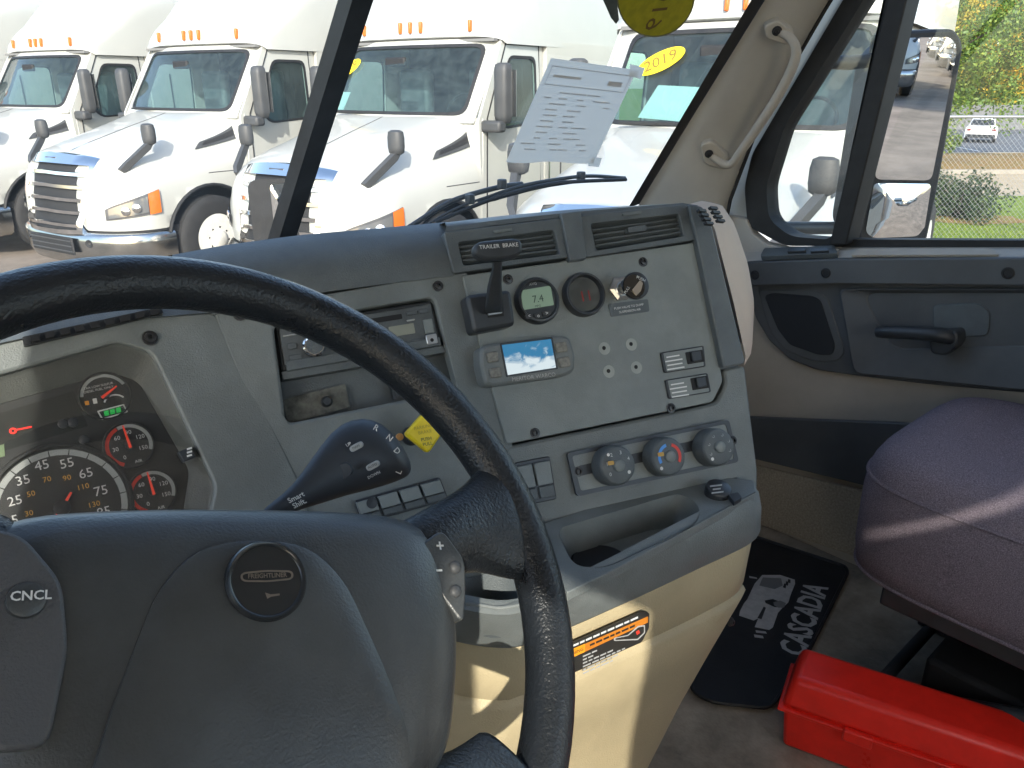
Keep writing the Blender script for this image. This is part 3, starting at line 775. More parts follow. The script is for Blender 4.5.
# two rocker plates
for q, (sx0, sy0) in (([(661, 352.5), (704, 345.5), (706, 366.5), (665, 373)], (695, 357)), ([(665.5, 380), (708, 373), (711.5, 392), (669.5, 399)], (700, 383))):
    rp_ = slab('rocker_plate', PB, q, .007, .006, BLK, dash, r=2, bevel=.001)
    cq = V((sum(p[0] for p in q) / 4, sum(p[1] for p in q) / 4))
    slab('plate_face', PB, [tuple(cq + (V(p) - cq) * .9) for p in q], .0073, .001, PLATE, rp_, r=1)
    slab('rocker_well', PB, q4(sx0, sy0, 17, 12), .0078, .001, DARK, rp_, r=1)
    slab('rocker', PB, q4(sx0 + 2, sy0 - 1, 9, 10), .012, .006, BLK, rp_, r=1, bevel=.0015)
    for k in range(4):
        slab('fine_print', PB, q4(q[0][0] + 12 + k, q[0][1] + 3.8 + k * 4, (13, 17, 15, 17)[k], 1.3), .0077, .0003, WHT, rp_)
# --- climate control
cl = slab('climate_panel', PB, [(567, 453), (729, 419.5), (739, 462), (577, 496.5)], .006, .012, DASHD, dash, r=4, bevel=.002)
frame('climate_rim', PB, [(567, 453), (729, 419.5), (739, 462), (577, 496.5)], [(572, 456), (726, 424), (734.5, 459), (581, 491)], .0085, .003, BLK, cl, 4, 3, 4)
slab('climate_plate', PB, [(572, 456), (726, 424), (734.5, 459), (581, 491)], .0075, .002, PLATE, cl, r=3)
slab('climate_groove', PB, [(578, 466), (727, 433), (729, 443), (580, 476)], .0079, .001, BLK, cl, r=2)
for x, y in ((578.5, 471.5), (732.5, 440.5)): screw(PB, x, y, cl, .008, .0042)
for i, (x, y) in enumerate(((612, 464), (662, 455.3), (711, 446))):
    c = B(x - 3, y + 1.5, .008)
    k_ = lathe('control_knob', c, PB.n, [(.024, 0), (.0245, .006), (.0238, .02), (.0222, .0235), (.0205, .0245), (0, .0245)], DASHD, cl, 40)
    lathe('knob_button', c, PB.n, [(.0072, .0245), (.0072, .0275), (.006, .029), (0, .0292)], PLATE, k_, 24)
    ux_ = (B(x + 10, y - 1.8) - B(x, y)).normalized(); uy_ = PB.n.cross(ux_)
    cc = c + PB.n * .0249
    def onk(a_, r_): return cc + (ux_ * math.cos(R(a_)) + uy_ * math.sin(R(a_))) * r_
    if i == 0:
        for j, s_ in enumerate(('0', '1', '2', '3', '4')):
            text('digit', s_, onk(215 - j * 48, .0155), ux_, uy_, .0062, WHT, k_)
        lathe('knob_dot', onk(-38, .016), PB.n, [(.0022, 0), (0, .0003)], WHT, k_, 12)
        lathe('knob_dot', onk(128, .0185), PB.n, [(.002, 0), (0, .0003)], WHT, k_, 12)
    elif i == 1:
        lathe('cold_arc', cc, PB.n, [(.0125, .0002), (.0165, .0002)], BLUEP, k_, 14, a0=100, a1=205, ref=ux_)
        lathe('hot_arc', cc, PB.n, [(.0125, .0002), (.0165, .0002)], REDP, k_, 14, a0=-35, a1=70, ref=ux_)
        lathe('knob_dot', onk(222, .0185), PB.n, [(.0022, 0), (0, .0003)], WHT, k_, 12)
    else:
        for a_ in (205, 160, 115, 65, 20, -25):
            lathe('mode_mark', onk(a_, .0158), PB.n, [(.0012, 0), (.0019, .0002)], GREYP, k_, 10, a0=0, a1=240)
        lathe('knob_dot', onk(225, .0185), PB.n, [(.0022, 0), (0, .0003)], WHT, k_, 12)
    if i < 2: slab('knob_icon', PB, q4(x - 1, y - 1, 6, 4), .0376, .0003, mat('ochre_print', (.55, .32, .06), .5), k_, r=1)
# --- rocker switch banks
def bank(q, n):
    bk = slab('switch_bank', PB, q, .004, .012, BLK, dash, r=3, bevel=.001)
    a_, b_, c_, d_ = [V(p) for p in q]
    for k in range(n):
        t0, t1 = (k + .07) / n, (k + .95) / n
        def uv(t, s): return tuple(a_.lerp(b_, t).lerp(d_.lerp(c_, t), s))
        slab('switch_cap', PB, [uv(t0, .1), uv(t1, .1), uv(t1, .62), uv(t0, .62)], .010, .008, PLATE, bk, r=1, bevel=.0012)
        slab('switch_foot', PB, [uv(t0, .65), uv(t1, .65), uv(t1, .92), uv(t0, .92)], .007, .006, DASHD, bk, r=1, bevel=.0012)
    return bk
bk = bank([(354, 501), (440, 477), (449, 500), (362, 524)], 4)
lathe('switch_icon', B(372, 503, .0105), PB.n, [(.006, 0), (0, .0004)], BLK, bk, 16)
bank([(514, 463), (550, 456), (557, 499), (524, 506)], 2)
# --- yellow parking brake knob
yk = lathe('parking_brake_stem', B(411, 436, 0), PB.n, [(.011, 0), (.010, .006), (.007, .008), (.007, .032)], BLK, dash, 20)
yb = slab('parking_brake_knob', PB, [(424, 412.5), (443.5, 432), (429, 453.5), (405, 434)], .05, .014, YEL, yk, r=4, bevel=.003)
for k, s_ in enumerate(('PARKING', 'BRAKE', 'PUSH', 'PULL')):
    ptext('knob_line', PB, 423.5 + k * 1.4, 427 + k * 5 + (2 if k > 1 else 0), s_, 3.4, mat('faded_print', (.42, .31, .03), .5) if k < 2 else DG, yb, slope=-.2, off=.0505)
lathe('key_tag', B(399, 437, .01), PB.n, [(.004, 0), (.004, .006), (0, .007)], mat('amber_tip', (.6, .3, .1), .4), dash, 12)

# --- tray ledge and console
zL = B(640, 497).z
PL = Plane((0, 0, zL), (0, 0, 1))
tray = [(556, 529), (681, 492.5), (700, 506), (697, 524), (606, 567.5), (574, 566)]
frame('ledge_top', PL, [(530, 528), (690, 474), (754, 480), (756, 492.5), (613.5, 570), (567, 592.5)], tray, 0, .012, DASH, dash, 2, 12, 5, bevel=.002)
lp_ = rpoly(tray, 12, 5)
tr_t = [PL.pt(x, y) for x, y in lp_]
cn = sum(tr_t, V((0, 0, 0))) / len(tr_t)
rows = [[p.lerp(cn, .0) for p in tr_t], [p.lerp(cn, .04) - V((0, 0, .02)) for p in tr_t], [p.lerp(cn, .1) - V((0, 0, .038)) for p in tr_t], [p.lerp(cn, .3) - V((0, 0, .042)) for p in tr_t], [p.lerp(cn, .95) - V((0, 0, .042)) for p in tr_t]]
loft('tray', rows, DASH, dash, closed=True)
lathe('tray_cup', at_z(600, 561, zL - .0385), (0, 0, 1), [(.034, 0), (.031, .0015), (.029, .0005), (.001, .0002)], DARK, dash, 28)
# left cup holder
cc_ = PL.pt(495, 581)
cup_r = .039
lo = [(425, 560), (530, 527), (565, 589), (535, 602), (500, 608), (462, 602), (430, 594)]
lo3 = rpoly(lo, 6, 5)
A_ = [PL.pt(x, y) for x, y in lo3]
Bq = [cc_ + (p - cc_).normalized() * cup_r for p in A_]
ringmesh('cup_ledge', A_, Bq, V((0, 0, 1)), .012, DASH, dash, .002)
lathe('cup_well', cc_, (0, 0, 1), [(cup_r, -.001), (cup_r * .9, -.02), (cup_r * .7, -.05), (0, -.051)], DASHD, dash, 36, cap=False)
# power socket cap
sk = lathe('socket_cap', PL.pt(717, 494), (V((-.1, -.25, 1))), [(.0165, 0), (.0165, .008), (.0155, .011), (.0145, .0118), (0, .012)], BLK, dash, 28)
slab('cap_tab', PL, [(728, 494), (738, 492), (742, 497), (734, 502)], .008, .006, BLK, sk, r=1, bevel=.001)
PK = Plane(PL.pt(717, 494) + V((-.1, -.25, 1)).normalized() * .0122, (-.1, -.25, 1))
for k in range(3):
    slab('fine_print', PK, q4(716 + k * .8, 485.5 + k * 3.4, (12, 8, 12)[k], 1.4, -.12, 0), .0004, .0003, GREYP, sk)
# console faces
c0_ = [(395, 588), (430, 594), (462, 602), (500, 608), (535, 602), (566, 588), (612, 565.5), (646, 547.5), (700, 519), (746, 496), (757, 487)]
c2_ = [(395, 622), (428, 633), (462, 643), (500, 648), (526, 645), (576, 625), (612, 609), (641, 596), (700, 568), (748, 545), (757, 533)]
c3_ = [(400, 678), (432, 690), (465, 700), (500, 704), (519, 700), (579, 674), (615, 657), (646, 644), (700, 618), (735, 598), (744, 584)]
E0 = [at_z(x, y, zL) for x, y in c0_]; E2 = [at_z(x, y, zL - .075) for x, y in c2_]; E3 = [at_z(x, y, zL - .155) for x, y in c3_]
E0, E2, E3 = [resample(curve(e, 4), 44) for e in (E0, E2, E3)]
def outw(e, k):
    a_, b_ = e[max(0, k - 1)], e[min(len(e) - 1, k + 1)]
    t = (b_ - a_); return V((t.y, -t.x, 0)).normalized()
def off(e, d_, dz): return [p + outw(e, k) * d_ + V((0, 0, dz)) for k, p in enumerate(e)]
def wrap(e):                                                          # carry the faces round both ends, forward under the dash
    return [e[0] + V((-.02, .3, 0))] + e + [e[-1] + V((.02, .1, 0)), e[-1] + V((-.02, .38, 0))]
loft('ledge_front', [wrap(x) for x in (off(E0, -.012, 0), off(E0, -.004, -.0008), off(E0, .003, -.006), [p.lerp(q, .4) + outw(E0, k) * .006 for k, (p, q) in enumerate(zip(E0, E2))], off(E2, .004, .006), off(E2, 0, 0), off(E2, -.01, -.003))], DASH, dash)
loft('console_band', [wrap(x) for x in (off(E2, -.007, .002), off(E2, -.0045, -.003), [p.lerp(q, .5) for p, q in zip(off(E2, -.003, 0), off(E3, -.003, 0))], off(E3, -.001, .004), off(E3, -.005, 0))], TAN, dash)
E4 = [V((p.x - .02, p.y + .06, FZ + .22)) for p in E3]
E5 = [V((p.x - .05 - .05 * (k / 43) ** 3, p.y + .10, FZ)) for k, p in enumerate(E3)]
loft('console_lower', [wrap(x) for x in (off(E3, -.008, .004), off(E3, -.0005, -.0025), off(E3, .003, -.008), [p.lerp(q, .5) for p, q in zip(off(E3, .002, -.008), E4)], E4, E5)], TAN, dash)
screw(Plane(at_z(731, 622, zL - .19), outw(E3, 40) + V((0, 0, .15))), 731, 622, dash, .012, .004)
PT = Plane(at_z(576, 625, zL - .075), (at_z(641, 596, zL - .075) - at_z(576, 625, zL - .075)).cross(at_z(646, 644, zL - .155) - at_z(576, 625, zL - .075)))
if PT.n.dot(FW) > 0: PT.n = -PT.n
LBK = mat('label_black', (.03, .028, .025), .45)
wl = slab('warning_label', PT, [(560, 648.5), (643, 611.5), (649.5, 613), (649, 628), (642, 642), (560, 679)], .0045, .002, LBK, dash, r=2)
slab('orange_band', PT, [(560, 655), (648, 616.5), (648, 622.5), (560, 663.5)], .0049, .0003, mat('label_orange', (.6, .2, .02), .5), wl)
slab('orange_block', PT, [(560, 654.5), (585, 643.8), (585, 652), (560, 663)], .0052, .0003, ORNG, wl)
ptext('label_word', PT, 573, 653.5, 'WARNING', 4, LBK, wl, slope=-.43, off=.0056)
def bars(nm, pl, x, y, w_, h_, slope, m, p, o):
    """illegible fine print: a row of word-long strokes"""
    t = 0
    while t < w_ - 2:
        l = min(w_ - t, random.uniform(3, 8))
        q_ = [(x + t, y + t * slope), (x + t + l, y + (t + l) * slope), (x + t + l, y + (t + l) * slope + h_), (x + t, y + t * slope + h_)]
        slab(nm, pl, q_, o, .0003, m, p)
        t += l + 1.4
bars('fine_print', PT, 572, 645.5, 66, 1.8, -.44, WHT, wl, .0052)
bars('fine_print', PT, 590, 644.5, 46, 1.8, -.44, LBK, wl, .0053)
for k in range(6):
    bars('fine_print', PT, 583, 656 + k * 3.4, (14, 12, 30, 42, 38, 30)[k], 1.3, -.44, GREYP, wl, .0050)
slab('label_picture', PT, [(614, 638), (628, 635), (638, 626), (645, 625), (645, 633), (638, 640), (614, 641)], .0051, .0003, GREYP, wl, r=1)
slab('label_picture', PT, [(615.5, 638.6), (628.5, 636), (638.5, 627.5), (644, 626.5), (644, 632.5), (637.5, 638.8), (615.5, 640)], .0054, .0003, LBK, wl, r=1)
slab('label_mark', PT, [(636, 632), (639, 630), (640, 633), (637, 635)], .0057, .0003, REDP, wl)
# --- tan end cap towards the passenger side
eA = resample([B(x, y, .002) for x, y in ((690, 204), (704, 207), (714, 226), (733, 300), (746, 358), (744, 366))], 18)
eB = resample([B(x, y, -.09) for x, y in ((700, 205), (716, 206), (730, 224), (744, 262), (749, 300), (742, 343))], 18)
eC = [p + V((-.05, .25, -.05)) for p in eB]
ENDC = mat('end_cap_taupe', (.58, .45, .35), .6, bump=(700, .25, .0006), var=(5, .08))
loft('end_cap', [eA, [p.lerp(q, .35) + V((.012, -.004, .004)) for p, q in zip(eA, eB)], [p.lerp(q, .7) + V((.016, -.004, .002)) for p, q in zip(eA, eB)], eB, eC], ENDC, dash)
PE = Plane(eA[2].lerp(eB[2], .4) + V((.011, -.004, .012)), (eA[4] - eA[1]).cross(eB[2] - eA[2]))
if PE.n.dot(FW) > 0: PE.n = -PE.n
for cx, cy in ((703, 213), (714.5, 210.5)):
    for k in range(4):
        slab('demist_slot', PE, q4(cx + k * 2.4, cy - 3 + k * 4.2, 7, 2.6, .1, .5), .003, .004, DARK, dash, r=.6)

# --- passenger side of the dash, forward of the centre stack
pd_rows = [[V((x, 1.03 + dy, Z + z)) for x in (.2, .5, .8, 1.06)] for dy, z in ((.2, .3), (.12, .5), (.02, .56), (-.0, .62), (.005, .86), (.03, .92), (.1, .94), (.27, .9))]
loft('passenger_fascia', pd_rows, DASHD, dash)
# --- instrument cluster
C_ = PC.pt
frame('cluster_surround', PC, [(-300, 412), (-300, 760), (330, 660), (305, 492), (218, 312), (100, 320)], [(-290, 455), (-290, 650), (190, 600), (216, 486), (152, 352), (118, 341)], 0, .03, DASH, dash, 2, 10, 6, bevel=.003)
BEZ = mat('cluster_bezel', (.11, .118, .11), .35, bump=grain)
clu = frame('cluster_bezel', PC, [(-290, 455), (-290, 650), (192, 600), (217, 486), (152, 351), (118, 340)], [(-288, 485), (-288, 640), (170, 600), (190, 470), (139, 381), (112, 372)], -.006, .02, BEZ, dash, 10, 10, 6, inner_top=-.024)
slab('cluster_face', PC, [(-288, 480), (-288, 645), (180, 610), (205, 480), (150, 365), (112, 362)], -.026, .01, FACE, clu)
slab('cluster_lens', PC, [(-289, 458), (-289, 648), (190, 598), (214, 486), (150, 354), (118, 343)], -.007, .002, CLEAR, clu, r=8)
slab('message_display', PC, [(-100, 437), (0, 413), (73, 391), (88, 426), (0, 452), (-100, 477)], -.0255, .002, mat('message_screen', (.035, .038, .036), .25), clu)
slab('display_edge', PC, [(-2, 446), (4, 444), (5, 456), (-2, 458)], -.025, .001, mat('pale_green_edge', (.2, .28, .15), .5), clu)
ptext('warning_lamp', PC, 20, 428.5, 'o\u2014', 9, REDL, clu, slope=-.2, off=-.024, bold=.03)
def dial(x, y, rp, name):
    c = C_(x, y, -.0255)
    ux_ = (C_(x + 10, y - 2.2, -.0255) - c).normalized(); uy_ = PC.n.cross(ux_)
    r_ = rp * (c - CAM).dot(FW) / FPX
    d_ = lathe(name, c, PC.n, [(r_ * 1.12, 0), (r_ * 1.1, .0035), (r_ * 1.05, .0038), (r_ * 1.02, .0012), (0, .0012)], FACE, clu, 48)
    return c + PC.n * .0016, ux_, uy_, r_, d_
def arc(c, ux_, r0, r1, a0, a1, m, p, nm='scale_arc', h=0):
    lathe(nm, c + PC.n * h, PC.n, [(r0, 0), (r1, 0)], m, p, 30, a0=a0, a1=a1, ref=ux_)
def pol(c, ux_, uy_, a, r_): return c + (ux_ * math.cos(R(a)) + uy_ * math.sin(R(a))) * r_
def needle(c, ux_, uy_, a, l0, l1, w_, p, m=None):
    d_ = (ux_ * math.cos(R(a)) + uy_ * math.sin(R(a))); s_ = PC.n.cross(d_)
    put('needle', [c + d_ * l0 + s_ * w_ + PC.n * .004, c + d_ * l0 - s_ * w_ + PC.n * .004, c + d_ * l1 - s_ * w_ * .5 + PC.n * .004, c + d_ * l1 + s_ * w_ * .5 + PC.n * .004], [[0, 1, 2, 3]], m or REDN, p)
REDN = mat('needle_red', (.75, .06, .03), .4, emit=(1, .06, .02, .08))
SCALE = mat('scale_grey', (.4, .42, .41), .5)
c, ux_, uy_, r_, d_ = dial(62, 508, 59, 'speedometer')
arc(c, ux_, r_ * .9, r_, -20, 205, SCALE, d_)
for k in range(13):
    a_ = 200 - k * 18
    needle(c - PC.n * .0035, ux_, uy_, a_, r_ * .88, r_ * 1.0, .0006, d_, FACE)
for s_, x, y in (('5', 15, 520), ('25', 15, 501), ('35', 23, 480.5), ('45', 42, 465.5), ('55', 67, 463.5), ('65', 86, 473.5), ('75', 101, 491), ('85', 104, 512)):
    ptext('speed_number', PC, x, y, s_, 9.5, WHT, d_, slope=-.25, off=-.0235)
OCH = mat('ochre_number', (.6, .33, .06), .5, emit=(.8, .4, .05, .05))
for s_, x, y in (('30', 29, 513.5), ('50', 31, 494), ('70', 47, 479.5), ('90', 67, 478), ('110', 83, 487), ('130', 94, 504.5)):
    ptext('metric_number', PC, x, y, s_, 5.5, OCH, d_, slope=-.25, off=-.0235)
needle(c, ux_, uy_, 52, -r_ * .2, r_ * .28, .0018, d_)
needle(c, ux_, uy_, 232, 0, r_ * .8, .0018, d_)
lathe('needle_hub', c, PC.n, [(.0075, 0), (.007, .005), (0, .006)], BLK, d_, 24)
for (x, y, rp, nm, na) in ((129, 445.5, 21.5, 'air_gauge', 95), (152.5, 492, 21, 'air_gauge', 95)):
    c, ux_, uy_, r_, d_ = dial(x, y, rp, nm)
    arc(c, ux_, r_ * .84, r_, -25, 110, SCALE, d_); arc(c, ux_, r_ * .84, r_, 112, 245, REDP, d_)
    for k, s_ in enumerate(('0', '30', '60', '90', '120', '150')):
        text('scale_number', s_, pol(c, ux_, uy_, 240 - k * 53, r_ * .6), ux_, uy_, .0058, WHT, d_)
    text('gauge_word', 'AIR', pol(c, ux_, uy_, -75, r_ * .85), ux_, uy_, .0045, WHT, d_)
    needle(c, ux_, uy_, na, -r_ * .15, r_ * .95, .0013, d_)
    lathe('needle_hub', c, PC.n, [(.004, 0), (.004, .0035), (0, .004)], BLK, d_, 18)
c, ux_, uy_, r_, d_ = dial(105, 396, 22, 'fuel_gauge')
arc(c, ux_, r_ * .86, r_, 22, 170, SCALE, d_)
needle(c, ux_, uy_, 28, -r_ * .2, r_ * .62, .0014, d_)
text('gauge_word', 'ULTRA LOW SULFUR', pol(c, ux_, uy_, 115, r_ * .55), ux_, uy_, .0032, WHT, d_)
text('gauge_word', 'DIESEL FUEL ONLY', pol(c, ux_, uy_, 118, r_ * .38), ux_, uy_, .0032, WHT, d_)
slab('fuel_icon', PC, q4(95, 401, 4, 5), -.0232, .0003, WHT, d_); slab('fuel_icon', PC, q4(87, 403, 4, 4), -.0232, .0003, ORNG, d_)
slab('level_frame', PC, [(97, 411), (124, 404), (128, 412), (102, 420)], -.0234, .0003, WHT, d_, r=1)
slab('level_field', PC, [(99, 411.8), (123, 405.5), (126.3, 411.5), (103, 418.2)], -.0231, .0003, FACE, d_)
for k in range(3): slab('level_cell', PC, q4(106.5 + k * 6, 413 - k * 1.5, 4.6, 5, -.25), -.0228, .0003, mat('level_green', (.02, .3, .06), .4, emit=(.02, .5, .08, .15)), d_)
arc(pol(c, ux_, uy_, -60, r_ * .62), ux_, r_ * .45, r_ * .52, 35, 150, WHT, d_)
lathe('needle_hub', c, PC.n, [(.004, 0), (.004, .0035), (0, .004)], BLK, d_, 18)
for (x, y) in ((84, 440), (63, 424), (73, 423)):
    lathe('trip_button', C_(x, y, -.024), PC.n, [(.0045, 0), (.0045, .004), (.003, .005), (0, .005)], BLK, clu, 18)
slab('lens_latch', PC, [(178, 452), (190, 447), (196, 457), (184, 462)], .002, .01, BLK, clu, r=1, bevel=.001)
for k in range(3): slab('latch_mark', PC, q4(189.5, 448.5 + k * 3.5, 5, 1.8, -.3), .0024, .0003, WHT, clu)

# ================================================================== STEERING WHEEL (turned about 25 degrees clockwise)
WC = V((-.472, .381, Z + .965))
tl, yw = R(47.4), R(-8)
WN = V((-math.sin(yw) * math.sin(tl), -math.cos(yw) * math.sin(tl), math.cos(tl)))
E1 = V((math.cos(yw), -math.sin(yw), 0)); E2_ = WN.cross(E1)
ca, sa = math.cos(R(25)), math.sin(R(25))
U, W_ = E1 * ca - E2_ * sa, E1 * sa + E2_ * ca
def wp(u, v_, h=0.0): return WC + U * u + W_ * v_ + WN * h
whl = thing('steering_wheel', 'black leather steering wheel with dark hub pad, turned slightly clockwise', 'steering wheel', WC)
N = 96
RW = .2265
rows = []
for i in range(N):
    a_ = 2 * math.pi * i / N
    d_ = U * math.cos(a_) + W_ * math.sin(a_)
    rows.append([WC + d_ * (RW + 0.0182 * math.cos(b_)) + WN * (.0175 * math.sin(b_)) for b_ in [2 * math.pi * j / 18 for j in range(18)]])
rows.append(rows[0])
loft('rim', rows, LEATH, whl, closed=True)
def dome(name, half, prof, m, cy, p):
    lp2 = half + [(-x, y) for x, y in half[-2:0:-1]]
    pts = [wp(x, y) for x, y in lp2]
    k = len(lp2)
    sm = []
    for i in range(k):
        a_, b_, c_, d_ = [V(lp2[(i + o) % k]) for o in (-1, 0, 1, 2)]
        for t in (0, .25, .5, .75):
            sm.append(.5 * ((2 * b_) + (c_ - a_) * t + (2 * a_ - 5 * b_ + 4 * c_ - d_) * t * t + (3 * b_ - a_ - 3 * c_ + d_) * t ** 3))
    rows = [[wp(q.x * s, cy + (q.y - cy) * s, h) for q in sm] for s, h in prof]
    return loft(name, rows, m, p, closed=True, caps=True)
hub = dome('hub_pad', [(0, .060), (.0636, .059), (.112, .054), (.135, .04), (.143, .012), (.1405, -.03), (.129, -.075), (.116, -.10), (.09, -.125), (.045, -.142), (0, -.146)],
           [(.97, -.035), (1.0, -.01), (.995, .004), (.975, .013), (.93, .021), (.84, .028), (.7, .0325), (.5, .036), (.3, .038), (.1, .039)], HUBM, -.04, whl)
pad = dome('centre_pad', [(0, .031), (.03, .0255), (.05, .006), (.062, -.022), (.074, -.058), (.08, -.09), (.066, -.116), (.03, -.124), (0, -.126)],
           [(1.01, .022), (1.0, .0345), (.99, .0378), (.95, .0390), (.8, .0408), (.6, .0420), (.35, .0428), (.1, .0432)], HUBM, -.03, whl)
# spokes
def spoke(name, sec, p=whl):
    rows = []
    for u, v_, hv, hn, h, ang in sec:
        du, dv = math.sin(R(ang)), math.cos(R(ang))
        rows.append([wp(u + du * hv * math.cos(b_), v_ + dv * hv * math.cos(b_), h + hn * math.sin(b_)) for b_ in [2 * math.pi * j / 14 for j in range(14)]])
    return loft(name, rows, LEATH, p, closed=True, caps=True, sub=1)
for s in (1, -1):
    spoke('spoke', [(s * .10, .026, .024, .02, .004, 0), (s * .13, .034, .027, .018, .006, 0), (s * .15, .042, .029, .016, .006, 0), (s * .172, .050, .034, .015, .003, s * 4), (s * .190, .056, .044, .0162, 0, s * 2), (s * .206, .062, .056, .0168, 0, s * -4), (s * .217, .066, .06, .012, 0, s * -10)])
    spoke('spoke', [(s * .07, -.10, .03, .02, .004, s * -60), (s * .105, -.112, .028, .018, .006, s * -62), (s * .14, -.117, .032, .016, .004, s * -50), (s * .168, -.122, .042, .0162, 0, s * -42), (s * .184, -.128, .054, .0162, 0, s * -38), (s * .192, -.132, .058, .012, 0, s * -36)])
# horn button with the emblem
hb = lathe('horn_button', wp(.003, .006, .0407), WN, [(.0225, -.004), (.0225, .003), (.0213, .0048), (.0198, .0045), (.019, .0032), (0, .0036)], mat('horn_gloss', (.022, .025, .028), .22, bump=(300, .1, .0003)), whl, 48)
EMB = mat('emblem_bronze', (.2, .165, .135), .4, .3)
eo = rpoly([(-.0145, -.0025), (-.0145, .0025), (0, .0033), (.0145, .0025), (.0145, -.0025), (0, -.0033)], .0035, 5)
ei = rpoly([(-.0135, -.0017), (-.0135, .0017), (0, .0025), (.0135, .0017), (.0135, -.0017), (0, -.0025)], .0028, 5)
ringmesh('emblem_frame', [wp(.003 + x, .008 + y, .0449) for x, y in eo], [wp(.003 + x, .008 + y, .0449) for x, y in ei], WN, .0006, EMB, hb)
text('emblem_name', 'FREIGHTLINER', wp(.003, .0081, .0446), U * .92, W_, .0036, EMB, hb, .0003, bold=.02)
put('horn_mark', [wp(.001, -.001, .0449), wp(.002, -.0045, .0449), wp(.004, -.0035, .0449), wp(.009, -.003, .0449), wp(.009, -.002, .0449), wp(.004, -.0022, .0449)], [[0, 1, 2, 3, 4, 5]], EMB, hb)
# switch pods
PH = Plane(wp(0, 0, .022), WN)
def wslab(name, uv, h, t, m, p, r=0.0, bevel=0.0):
    q_ = rpoly(uv, r, 4)
    v_, f_ = prism_pts([wp(x, y, h) for x, y in q_], [wp(x, y, h - t) for x, y in q_])
    return put(name, v_, f_, m, p, bevel=bevel)
pr = wslab('switch_pod', [(.1135, .030), (.132, .0405), (.146, .019), (.1425, -.003), (.136, -.024), (.1195, .002)], .026, .02, HUBM, whl, .006, .0015)
for s_, u, v_, z_ in (('+', .1275, .028, .011), ('\u2013', .1225, .0125, .013)):
    text('switch_mark', s_, wp(u, v_, .0265), U, W_, z_, WHT, pr, bold=.02)
for u, v_ in ((.1365, .0135), (.1335, -.0025)):
    lathe('switch_button', wp(u, v_, .026), WN, [(.0042, 0), (.0042, .0015), (.003, .003), (0, .0034)], PLASG, pr, 18)
pl_ = wslab('switch_pod', [(-.094, .012), (-.112, .036), (-.132, .0405), (-.146, .019), (-.1425, -.003), (-.136, -.024), (-.118, -.06), (-.096, -.062), (-.09, -.02)], .0365, .028, PODM, whl, .008, .002)
cb = lathe('cancel_button', wp(-.1085, .0035, .0365), WN, [(.0085, 0), (.008, .002), (.006, .0028), (0, .003)], HUBM, pl_, 24)
text('switch_word', 'CNCL', wp(-.107, .0045, .0402), U, W_, .0062, WHT, cb, bold=.02)
rb_ = lathe('resume_button', wp(-.129, -.014, .0365), WN, [(.009, 0), (.0085, .002), (.007, .003), (0, .0034)], HUBM, pl_, 24)
text('switch_mark', '%', wp(-.127, -.0135, .0404), U, W_, .009, WHT, rb_)
# column behind the hub
colax = [WC + WN * h for h in (-.02, -.08, -.16, -.32)]
tube('column_shroud', colax, [.055, .07, .075, .08], DASHD, whl, 20)

# ================================================================== shift stalk
stk_ = thing('shift_stalk', 'dark blue-black shift stalk with paddle head right of the steering column', 'lever', at_d(300, 500, .6))
rows = []
ax2 = V((.91, -.41)); pe2 = V((.41, .91))
for x, y, hw, d_, th in ((262, 518, 9, .585, .01), (288, 503, 10, .60, .012), (310, 489, 19, .615, .014), (334, 469, 31, .63, .018), (356, 456, 40, .645, .021), (378, 450, 39, .655, .022), (393, 450, 33, .66, .020), (402, 454, 23, .662, .016), (407, 456, 12, .664, .008)):
    m_ = d_ / FPX
    cpt = at_d(x, y, d_); px_ = (RT * pe2.x - UP * pe2.y) * (hw * .94 * m_)
    rows.append([cpt + px_ * math.cos(b_) - FW * (th * math.sin(b_)) for b_ in [2 * math.pi * j / 20 for j in range(20)]])
STKM = mat('stalk_plastic', (.042, .049, .06), .48, bump=(600, .15, .0004), var=(12, .15))
loft('stalk_body', rows, STKM, stk_, closed=True, caps=True, sub=1)
PSK = Plane(at_d(358, 456, .644) - FW * .0235, -FW + RT * -.06 - UP * .05)
def smark(x, y, w_, h_, m, nm, o=.0, r=2):
    c_ = V((x, y)); a_ = V((.88, -.47)); b_ = V((.47, .88))
    q_ = [tuple(c_ - a_ * w_ / 2 - b_ * h_ / 2), tuple(c_ + a_ * w_ / 2 - b_ * h_ / 2), tuple(c_ + a_ * w_ / 2 + b_ * h_ / 2), tuple(c_ - a_ * w_ / 2 + b_ * h_ / 2)]
    return slab(nm, PSK, q_, o, .004, m, stk_, r=r, bevel=.0006, n=5)
smark(338, 474, 29, 15, STKM, 'rocker', .003, 7)
for x, y, s1 in ((356, 447, 'MAN'), (372.5, 466, 'AUTO')):
    b_ = smark(x, y, 14, 6.5, mat('stalk_button', (.35, .36, .36), .5), 'button', .002, 4)
    ptext('button_word', PSK, x, y, s1, 2.6, DG, b_, slope=-.5, off=.0024)
ptext('stalk_word', PSK, 348.5, 444.5, 'UP', 3.4, WHT, stk_, slope=-.5, off=.003)
ptext('stalk_word', PSK, 374, 475, 'DOWN', 3, WHT, stk_, slope=-.5, off=.003)
PSE = Plane(at_d(395, 450, .655) - FW * .0215, -FW + RT * .35)
for s_, x, y, sl_ in (('R', 376, 428, .55), ('N', 389.5, 438, .8), ('D', 397, 451, 1.0), ('L', 399, 472, -2.2)):
    ptext('gear_letter', PSE, x, y, s_, 6, WHT, stk_, slope=sl_, off=.002, bold=.01)
PSS = Plane(at_d(296, 499, .606) - FW * .016, -FW - UP * .2)
ptext('stalk_word', PSS, 296, 497.5, 'Smart', 5.5, WHT, stk_, slope=-.5, off=.0, bold=.015)
